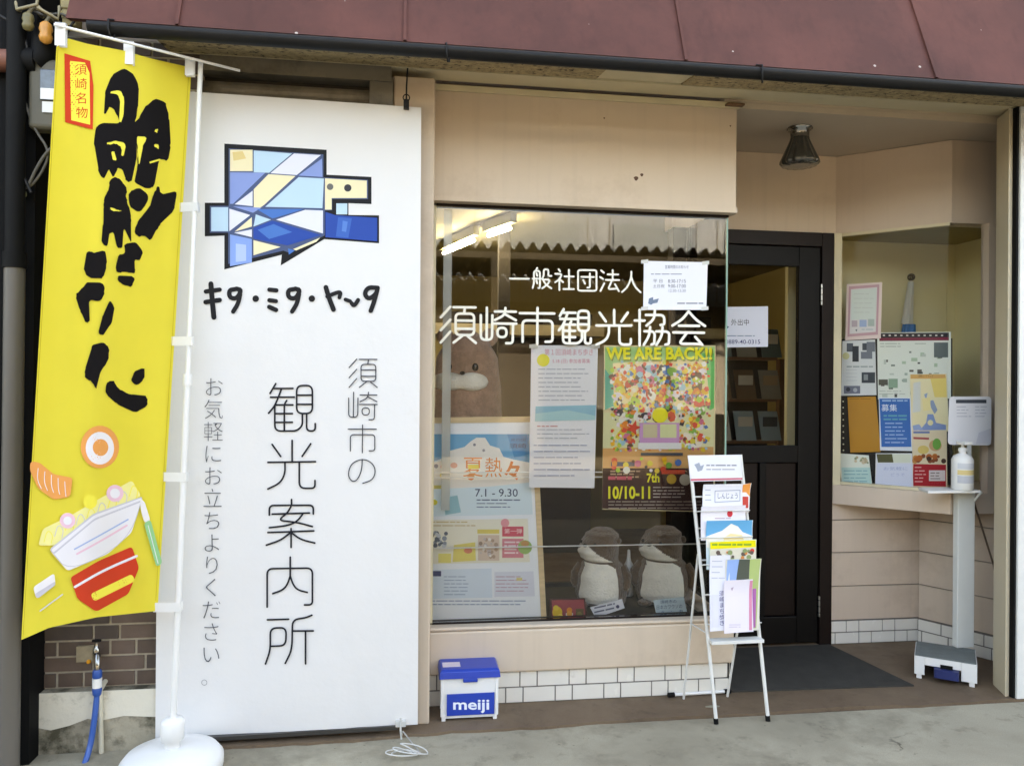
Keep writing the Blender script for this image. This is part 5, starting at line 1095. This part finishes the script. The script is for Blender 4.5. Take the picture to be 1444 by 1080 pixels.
def l(f):
    f.poly([(1236, 640), (1258, 640), (1260, 652), (1238, 652)], '#5a5a3c'); f.poly([(1258, 640), (1284, 640), (1284, 652), (1260, 652)], '#d6dccc')
    f.poly([(1237, 653), (1287, 654), (1285, 688), (1234, 685)], '#d3d9ec'); f.text('お気軽に', 1246, 658, 1280, 663, '#9aa8d0'); f.text('どうぞ', 1256, 667, 1276, 671, '#a9b4d8')
pinned([(1235, 639), (1286, 639), (1288, 689), (1234, 686)], '#d9dce4', .026, l, 'pale lilac leaflet under the blue recruitment leaflet', 'leaflet', 'leaflet')

# furled flag on a pole inside the bay
ftop = on_y(1285, 391, 4.58); fbot = on_y(1274, 560, 4.58); fbot = np.array([fbot[0], fbot[1], ZS]); fbot[0] = ftop[0]-.045
t = thing('furled_flag', fbot, 'furled white and blue flag on a pole with a dark ball top inside the bay', 'flag')
m = MB(); m.tube([fbot, ftop], .008, CHANNEL, 10); m.build('pole', t)
m = MB(); m.ball(ftop, .024, mat('dark_brass', '#5a4a28', .25, metal=.9, var=.1)); m.build('finial', t)
dv = fbot-ftop; Lq = abs(dv[2])
def drape(z0, z1, r0, r1, m_):
    rings = []
    for i in range(13):
        u = i/12; s_ = z0+(z1-z0)*u; c_ = ftop+dv*(s_/Lq); r = r0+(r1-r0)*u
        rings.append([(c_[0]-.02*u+r*(1+.22*math.cos(5*a+u*2))*math.cos(a), c_[1]+r*.7*(1+.22*math.cos(5*a+u*2))*math.sin(a), c_[2]) for a in [2*math.pi*k/40 for k in range(40)]])
    return rings
m = MB(); m.loft(drape(.03, .30, .016, .034, 0), cloth_mat('white_flag_cloth', '#d4d4cc', .1)); m.loft(drape(.301, .80, .036, .075, 0), cloth_mat('blue_flag_cloth', '#2f7ec4', .1)); m.build('cloth', t)

# pedal sanitiser stand
ZP = .115
bl, br_ = on_z(1287, 930, ZP), on_z(1362, 940, ZP)
pf0 = on_z(1289, 955, 0); pf1 = on_z(1378, 970, 0); bk1 = on_z(1397, 925, ZP)
st = thing('sanitiser_stand', (2.86, 3.72, 0), 'white pedal sanitiser stand with tray, sign plate and grey stepped base by the bay', 'sanitiser stand')
Wd = pf1-pf0; Wd[2] = 0; wl = np.linalg.norm(Wd); u_ = Wd/wl; v_ = np.array([-u_[1], u_[0], 0])
if v_[1] < 0: v_ = -v_
O_ = pf0.copy(); O_[2] = 0
def loc(a, b_, z): return O_+u_*a+v_*b_+np.array([0, 0, z])
def lbox(mm, a0, b0, z0, a1, b1, z1, m_): mm.prism([loc(a0, b0, z0), loc(a1, b0, z0), loc(a1, b1, z0), loc(a0, b1, z0)], (0, 0, z1-z0), m_)
DP = .26
m = MB(); lbox(m, 0, 0, .022, wl*.17, .02, ZP, WPLAST); lbox(m, wl*.17, .0, .075, wl*.75, .02, ZP, WPLAST); lbox(m, wl*.75, 0, .022, wl, .02, ZP, WPLAST)
lbox(m, 0, .0205, .022, .015, DP, ZP, WPLAST); lbox(m, wl-.015, .0205, .022, wl, DP, ZP, WPLAST); lbox(m, .0155, DP-.015, .022, wl-.0155, DP, ZP, WPLAST)
for a_, b_ in ((.01, .005), (wl-.035, .005), (.01, DP-.03), (wl-.035, DP-.03)): lbox(m, a_, b_, 0, a_+.025, b_+.025, .0215, WPLAST)
m.build('base', st, bevel=.003)
m = MB(); lbox(m, .004, .004, ZP+.0005, wl-.004, DP-.004, ZP+.005, mat('grey_tread', '#6f7674', .8, var=.12, vscale=30, bump=.5, bscale=300)); m.build('tread', st)
m = MB(); lbox(m, wl*.32, -.035, .028, wl*.72, .018, .072, mat('navy_pedal', '#18285e', .5, var=.08)); lbox(m, wl*.42, -.01, .0725, wl*.62, .012, .09, BLACK); m.build('pedal', st, bevel=.012)
cb = on_z(1362, 914, ZP); xa, xb_ = on_z(1351, 916, ZP)[0], on_z(1374, 916, ZP)[0]; cy_ = min(cb[1], 3.80)
xa, xb_ = on_y(1350, 880, cy_)[0], on_y(1374, 880, cy_)[0]; ztop = on_y(1362, 692, cy_)[2]
STG = mat('pale_grey_metal', '#dadcd8', .4, var=.04, vscale=5)
m = MB(); m.box(xa, cy_, ZP+.0055, xb_, cy_+.04, ztop, STG); m.build('column', st, bevel=.004)
m = MB(); tq = [on_y(1307, 692, cy_-.08), on_y(1381, 692, cy_-.08)]; zt_ = ztop+.002
m.prism([(tq[0][0], cy_-.09, zt_), (tq[1][0], cy_-.09, zt_), (tq[1][0]+.03, cy_+.05, zt_), (tq[0][0]+.045, cy_+.05, zt_)], (0, 0, .012), WPLAST)
m.tube([(xb_-.03, cy_+.02, ztop-.002), (xb_+.035, cy_+.0, ztop-.002), ], .004, STG, 6)
m.build('tray', st, bevel=.002)
m = MB(); m.tube([((xa+xb_)/2+.02, cy_+.0415, ztop-.12), (xb_+.02, cy_-.02, ztop-.004)], .007, STG, 8); m.build('bracket', st)
m = MB(); ys = cy_+.012
f = Flat(plane_y(ys)); corner = rcorner([(1339, 559), (1398, 559), (1398, 628), (1337, 627)], 6, True)
f.sheet([tuple(p) for p in corner], '#e3e3e8', .004); f.rect(1348, 563.5, 1391, 568.5, '#4c5058'); f.lines(1349, 573, 1370, 4, 4.5, '#b9bcc8', 1.1); f.lines(1375, 573, 1393, 4, 4.5, '#b9bcc8', 1.1); f.poly([(1380, 610), (1397, 604), (1397, 626), (1376, 626)], '#d2d2dc')
sp = on_y(1368, 628, ys); f.box(sp[0]-.012, ys+.005, zt_+.0125, sp[0]+.012, ys+.009, sp[2]+.05, STG); f.build('sign_plate', st)
m = MB(); a_ = on_y(1371, 700, cy_+.05); e_ = on_y(1401, 796, cy_+.02); m.tube([a_, e_, e_+[.012, -.0, -.06]], .005, mat('brown_rod', '#5a4636', .5), 8); m.build('strut', st)
c = on_y(1357, 684, cy_-.05); c = np.array([c[0], cy_-.05, zt_+.0125])
hs = on_y(1355, 622, cy_-.05)[2]-c[2]; t = thing('sanitiser_bottle', c, 'white pump bottle of hand sanitiser standing on the stand tray', 'bottle')
m = MB(); rw = .44*(on_y(1372, 660, c[1])[0]-on_y(1343, 660, c[1])[0])
m.lathe([(rw*.9, 0), (rw, .006), (rw, hs*.62), (rw*.8, hs*.70), (rw*.32, hs*.75), (rw*.32, hs*.80)], c, WPLAST, 28); BODY = m.build('body', t)
m = MB(); rr_ = rw+.0008
for z0, z1, c_ in ((.15, .30, '#b9bcc4'), (.32, .42, '#d9c48a'), (.44, .56, '#c9ccd2')):
    m.add([(c[0]+rr_*math.cos(a), c[1]+rr_*math.sin(a), c[2]+hs*z) for z in (z0, z1) for a in [math.pi*1.15+k*math.pi*.7/16 for k in range(17)]], [(k, k+1, 17+k+1, 17+k) for k in range(16)], ink(c_), True)
m.build('label', BODY)
m = MB(); m.lathe([(rw*.4, hs*.79), (rw*.4, hs*.86), (rw*.14, hs*.87), (rw*.14, hs*.94)], c, WPLAST, 18); m.box(c[0]-rw*.5, c[1]-rw*.95, c[2]+hs*.935, c[0]+rw*.35, c[1]+rw*.3, c[2]+hs, WPLAST); m.build('pump', t, bevel=.002)

# ================================================================== LEFT EDGE: NEIGHBOUR, PIPES, METER, TAP
NB = mat('black_corrugated_sheet', '#09090a', .7, spec=.15, var=.2, vscale=4)
m = MB(); nx1 = on_y(42, 700, 3.30)[0]
ring_ = []
for k in range(60): ring_.append((nx1-2.5+2.5*k/59, 3.31+.006*(k % 2)))
m.prism([(x, y, -.012) for x, y in ring_]+[(nx1, 3.6, -.012), (nx1-2.5, 3.6, -.012)], (0, 0, 4.3), NB); tag(m.build('neighbour_wall'), 'black corrugated side wall of the next building at the left edge', 'wall')
m = MB(); xq = on_y(17, 700, 3.24)[0]; zq = on_y(17, 378, 3.24)[2]; DP_ = mat('weathered_grey_pvc', '#625d56', .5, var=.1, vscale=6, stretch=(1, 1, .2))
m.tube([(xq, 3.24, -.011), (xq, 3.24, zq)], .036, DP_, 18); m.tube([(xq, 3.24, zq-.001), (xq, 3.24, zq+.06)], .041, BLACK, 18); m.tube([(xq, 3.24, zq+.06), (xq-.01, 3.25, 4.2)], .034, BLACK, 18)
tag(m.build('downpipe'), 'grey vertical drainpipe with a black upper length at the left edge', 'drainpipe')
ym = 3.28
c = on_y(64, 138, ym); t = thing('electric_meter', (c[0], ym+.02, on_y(64, 186, ym)[2]), 'grey electricity meter box with a glass face, behind the yellow flag top', 'meter')
MG = mat('olive_grey_casting', '#5d594c', .6, var=.1, vscale=8)
q0, q1 = on_y(43, 184, ym), on_y(88, 88, ym)
m = MB(); m.box(q0[0], ym-.03, q0[2], q1[0], ym+.05, q1[2], MG); m.build('case', t, bevel=.018, seg=3)
m = MB(); w0, w1 = on_y(57, 142, ym-.031), on_y(82, 100, ym-.031); m.box(w0[0], ym-.04, w0[2], w1[0], ym-.0305, w1[2], mat('dial_glass', '#39424c', .08, var=.5, vscale=40, spec=.9)); m.build('dial_window', t, bevel=.004)
m = MB(); w0, w1 = on_y(57, 140, ym-.041), on_y(84, 126, ym-.041); m.box(w0[0], ym-.043, w0[2], w1[0], ym-.0405, w1[2], WPLAST); w0, w1 = on_y(60, 159, ym-.031), on_y(84, 145, ym-.031); m.box(w0[0], ym-.036, w0[2], w1[0], ym-.0305, w1[2], WPLAST); m.build('name_plate', t)
m = MB(); p0, p1 = on_y(-40, 86, 3.27), on_y(32, 86, 3.27); m.tube([p0, p1], .042, mat('terracotta_pipe', '#7c4c3c', .6, var=.1), 16); m.tube([p1-[.004, 0, 0], p1+[.055, 0, 0]], .050, BLACK, 16); m.tube([p1+[.05, 0, .0], p1+[.075, 0, .02], p1+[.08, .0, .12]], .045, BLACK, 14)
tag(m.build('brown_pipe'), 'brown horizontal pipe with a black elbow above the electricity meter', 'pipe')
m = MB(); a_, e_ = on_y(22, 108, 3.285), on_y(13, 255, 3.285); m.tube([a_+[0, 0, .1], e_, e_+[.02, 0, -.05], e_+[.06, 0, -.05]], .011, mat('pale_green_conduit', '#8a9278', .5, var=.1), 10); tag(m.build('conduit'), 'pale green vertical conduit, outer of two beside the meter', 'conduit', 'conduits beside the meter')
m = MB(); a_, e_ = on_y(33, 108, 3.285), on_y(29, 268, 3.285); m.tube([a_+[0, 0, .1], e_], .009, mat('tan_conduit', '#7a6248', .6, var=.1), 10); tag(m.build('conduit'), 'tan vertical conduit, inner of two beside the meter', 'conduit', 'conduits beside the meter')
m = MB(); pts = [on_y(*p, 3.262) for p in ((30, 110), (36, 150), (50, 185), (70, 212), (62, 240), (40, 268), (22, 262))]; m.tube(chaikin(pts, 3), .005, mat('grey_cable', '#5c5850', .6), 8)
tag(m.build('cable'), 'grey cable looping below the electricity meter', 'cable')
CBK = mat('black_cable', '#0f0f10', .6); CGY = MATS['grey_cable']
for k, (pts_, r_, m_, lb) in enumerate((
    ([(-5, 20), (20, 34), (40, 62), (36, 95), (20, 118), (16, 170), (24, 230), (44, 272)], .006, CBK, 'black cable running down the far left edge above the meter'),
    ([(120, -10), (112, 20), (95, 44), (84, 80), (78, 130)], .005, CBK, 'black cable hanging from the awning end behind the yellow flag'),
    ([(40, 262), (52, 236), (66, 214), (84, 200)], .006, CGY, 'grey cable end rising from the loop towards the flag'),
    ([(45, 14), (62, 24), (86, 18), (104, 30), (122, 22)], .005, CGY, 'grey wire strung from the bracket to the awning end'))):
    m = MB(); m.tube(chaikin([on_y(*p, 3.245+.004*k) for p in pts_], 3), r_, m_, 8); tag(m.build('cable'), lb, 'cable')
m = MB(); q0, q1 = on_y(92, 40, 3.3), on_y(112, 8, 3.3); m.box(q0[0], 3.27, q0[2], q1[0], 3.33, q1[2], mat('yellowed_box', '#9a8a5e', .6, var=.2, vscale=20)); m.box(q0[0]-.004, 3.264, q1[2]-.03, q1[0]+.004, 3.2695, q1[2]+.004, MATS['yellowed_box']); tag(m.build('junction_box', bevel=.004), 'yellowed junction box under the awning end at top left', 'junction box')
OCH = mat('ochre_ceramic', '#c98a3e', .3, var=.15, vscale=12); OLV = mat('olive_ceramic', '#6d6440', .4, var=.15, vscale=12); BRK = mat('galvanised_steel', '#8f8468', .5, metal=.3, var=.2, vscale=12)
def insulator(px0, py0, px1, py1, m_, label):
    a_, e_ = on_y((px0+px1)/2, py1, 3.20), on_y((px0+px1)/2, py0, 3.20); w_ = (on_y(px1, py0, 3.2)[0]-on_y(px0, py0, 3.2)[0])/2; h_ = e_[2]-a_[2]
    m = MB(); m.lathe([(w_*.3, 0), (w_*.8, h_*.1), (w_, h_*.3), (w_*.8, h_*.5), (w_, h_*.65), (w_*.85, h_*.9), (w_*.5, h_), (w_*.2, h_*1.05)], (a_[0], 3.20, a_[2]), m_, 20); m.tube([(a_[0], 3.2, a_[2]+h_), (a_[0], 3.24, a_[2]+h_*1.6), (a_[0], 3.32, a_[2]+h_*1.6)], .007, BRK, 8); tag(m.build('insulator'), label, 'insulator', 'insulators on the wire bracket')
insulator(55, 32, 74, 62, OCH, 'ochre ceramic insulator above the meter'); insulator(31, 19, 48, 44, OLV, 'olive ceramic insulator left of the ochre one')
m = MB(); m.tube([on_y(22, 2, 3.22), on_y(24, 14, 3.2), on_y(52, 7, 3.2), on_y(54, -8, 3.22)], .007, BRK, 8); m.tube([on_y(54, 12, 3.2), on_y(82, 28, 3.2), on_y(84, 10, 3.22)], .007, BRK, 8); m.tube([on_y(24, 12, 3.2), on_y(24, 12, 3.2)+[0, .12, 0]], .007, BRK, 8); m.tube([on_y(54, 10, 3.2), on_y(54, 10, 3.2)+[0, .12, 0]], .007, BRK, 8); tag(m.build('wire_bracket'), 'bent galvanised wire bracket at the top left corner', 'bracket')
m = MB(); rnd = random.Random(12)
for k in range(260):
    q = on_y(88+rnd.random()*42, -12+rnd.random()*38, 3.30+rnd.random()*.12); a = rnd.random()*6.28; s_ = .012+rnd.random()*.014; d1 = np.array([math.cos(a), rnd.random()-.5, math.sin(a)]); d2 = np.array([-math.sin(a)*.5, rnd.random()*.4-.2, math.cos(a)*.5])
    m.add([q-d1*s_, q+d2*s_, q+d1*s_, q-d2*s_], [(0, 1, 2, 3)], ink(rnd.choice(['#8d8258', '#a59a72', '#6a6040', '#4d4a32'])))
tag(m.build('dry_vine'), 'dry yellowish creeper leaves hanging at the left end of the awning', 'creeper')

for x0_, x1_, lb in ((-34, -1.66, 'unseen plastered house added left of the shop to shade the street'), (5.25, 36, 'unseen plastered house added right of the shop to shade the street')):  # unseen house blocks added to shade the ground beside the shop
    m = MB(); m.box(x0_, 3.62, -.19, x1_, 9, 7.4, mat('grey_plaster', '#8d867a', .8, var=.1)); NH = thing('unseen_shade_house', ((x0_+x1_)/2, 6, -.19), lb, 'house'); m.build('wall', NH)
    m = MB(); m.prism([(x0_, 3.3, 7.401), (x1_, 3.3, 7.401), (x1_, 9.3, 7.401), (x0_, 9.3, 7.401)], (0, 0, .25), mat('grey_roof', '#4a4a4c', .8)); m.build('roof', NH)
    for k in range(8):
        xw = (x0_+1.5+k*3.9) if x0_ > 0 else (x1_-2.8-k*3.9); m = MB(); m.box(xw, 3.60, 4.2, xw+1.4, 3.64, 5.6, mat('dark_pane', '#2a3036', .1)); m.build('window', NH)
# tap, blue hose, white pipe
yt = 3.40
c = on_y(137, 930, yt); t = thing('water_tap', (c[0], yt, on_y(137, 975, yt)[2]), 'chrome garden tap with blue hose connector on the brick pier', 'tap')
CHR = MATS['chrome']
m = MB(); m.box(on_y(108, 935, 3.43)[0], 3.425, on_y(108, 933, 3.43)[2], on_y(131, 935, 3.43)[0], 3.441, on_y(108, 911, 3.43)[2], mat('tan_cover_plate', '#9a8c72', .7, var=.25, vscale=25)); m.build('cover_plate', t)
m = MB(); p = on_y(136, 922, yt); m.tube([p+[-.02, .04, -.01], p+[0, .0, 0], p+[.012, -.02, .0], p+[.012, -.022, -.06]], [.012, .013, .012, .010], CHR, 12); m.lathe([(.012, 0), (.014, .02), (.006, .03), (.006, .05)], p, CHR, 12); m.build('spout', t)
m = MB(); m.box(p[0]-.018, p[1]-.006, p[2]+.05, p[0]+.018, p[1]+.006, p[2]+.06, BLACK); m.build('handle', t, bevel=.003)
m = MB(); s0 = p+np.array([-.028, -.004, -.028]); m.ball(s0, .009, ink('#e0962c')); m.build('brass_valve', t)
HB_ = mat('blue_hose_fitting', '#1b4f9c', .35, var=.05)
q = p+np.array([.012, -.022, -.055]); m = MB(); m.lathe([(.014, 0), (.018, -.008), (.018, -.03), (.016, -.034)], q, HB_, 16); m.lathe([(.0185, -.034), (.0185, -.072)], q, WPLAST, 16); m.lathe([(.016, -.072), (.019, -.078), (.017, -.10), (.011, -.108)], q, HB_, 16); m.build('connector', t)
q2 = q+np.array([0, 0, -.105]); pts = [q2, q2+[-.004, -.01, -.08], on_y(128, 1050, 3.36), on_y(117, 1085, 3.30), on_y(95, 1118, 3.20), on_z(40, 1135, .0)]
m = MB(); m.tube(chaikin(pts, 3), .0115, mat('blue_hose', '#2459a6', .35, var=.06, coat=.3), 12); tag(m.build('garden_hose'), 'blue garden hose hanging down from the tap', 'hose')
a_ = on_y(141, 972, 3.385); m = MB(); m.tube([a_, (a_[0]+.008, 3.385, -.011)], .010, mat('dirty_white_pvc', '#c9c2ae', .5, var=.12, vscale=12), 12); m.tube([a_, a_+[0, .07, .015]], .010, MATS['dirty_white_pvc'], 12); tag(m.build('water_pipe'), 'dirty white water pipe rising from the pavement behind the blue hose', 'pipe')

# ================================================================== ACROSS THE STREET (seen mirrored in the window)
opp = thing('opposite_building', (0, -9.5, -.03), 'pale low building with corrugated canopy across the street, mirrored in the window', 'building')
PALE = mat('pale_siding', '#b4c2d0', .6, var=.06, vscale=2); PALEB = mat('blue_grey_siding', '#9fb0bd', .5, var=.06, vscale=2); OPD = mat('dark_shopfront', '#2c2a24', .6, var=.2, vscale=1.5)
m = MB(); m.box(-14, -10, -.03, 16, -9.4, 5.3, PALE)
for k in range(60): m.box(-14+k*.5, -9.399, 3.4, -13.97+k*.5, -9.385, 5.25, ink('#8f9290'))
m.build('wall', opp)
rnd = random.Random(21)
for k in range(10):
    x = -11+k*2.6; w_ = MB(); w_.box(x, -9.399, 4.3, x+1.5+rnd.random()*.4, -9.34, 5.1, PALEB); w_.build('window', opp)
m = MB(); m.box(-14, -9.399, -.02, 16, -9.2, 3.3, OPD)
for x, w_, z0, z1, cc in ((-6, 1.4, .2, 2.4, '#8d8a7c'), (-3.6, .8, .1, 2.3, '#6a6458'), (-1.5, 2.2, .9, 2.3, '#a9a494'), (2.0, 1.0, .1, 2.4, '#7d7668'), (4.2, 2.6, 1.0, 2.4, '#9a9c98'), (8, 1.6, .1, 2.4, '#5c564a'), (-2.2, 3.6, 2.75, 3.15, '#e2dfd2'), (3.0, 3.4, 2.7, 3.1, '#d8d2b8'), (-4.6, .3, 0, 3.2, '#cfcabb'), (6.9, 1.0, .9, 2.5, '#d2cfc4')): m.box(x, -9.199, z0, x+w_, -9.17, z1, ink(cc))
m.build('shopfront', opp)
m = MB(); ny = 1400; prof = [(-14+30*k/ny, 4.10+.075*math.sin(2*math.pi*(30*k/ny)/.24)) for k in range(ny+1)]
CAN = mat('rusty_canopy_sheet', '#4a463c', .7, var=.2, vscale=3)
m.add([(x, y, z+(.0 if y == -6.9 else -.25)) for y in (-6.9, -9.38) for x, z in prof], [(k, k+1, ny+1+k+1, ny+1+k) for k in range(ny)], CAN)
m.box(-14, -7.0, 3.86, 16, -6.95, 3.98, CAN); m.build('canopy', opp)
for k in range(8):
    x = -12+k*3.4; m = MB(); m.box(x, -7.0, -.03, x+.14, -6.86, 3.859, CAN); m.build('post', opp)

for o in bpy.data.objects:
    if '_base' in o: del o['_base']
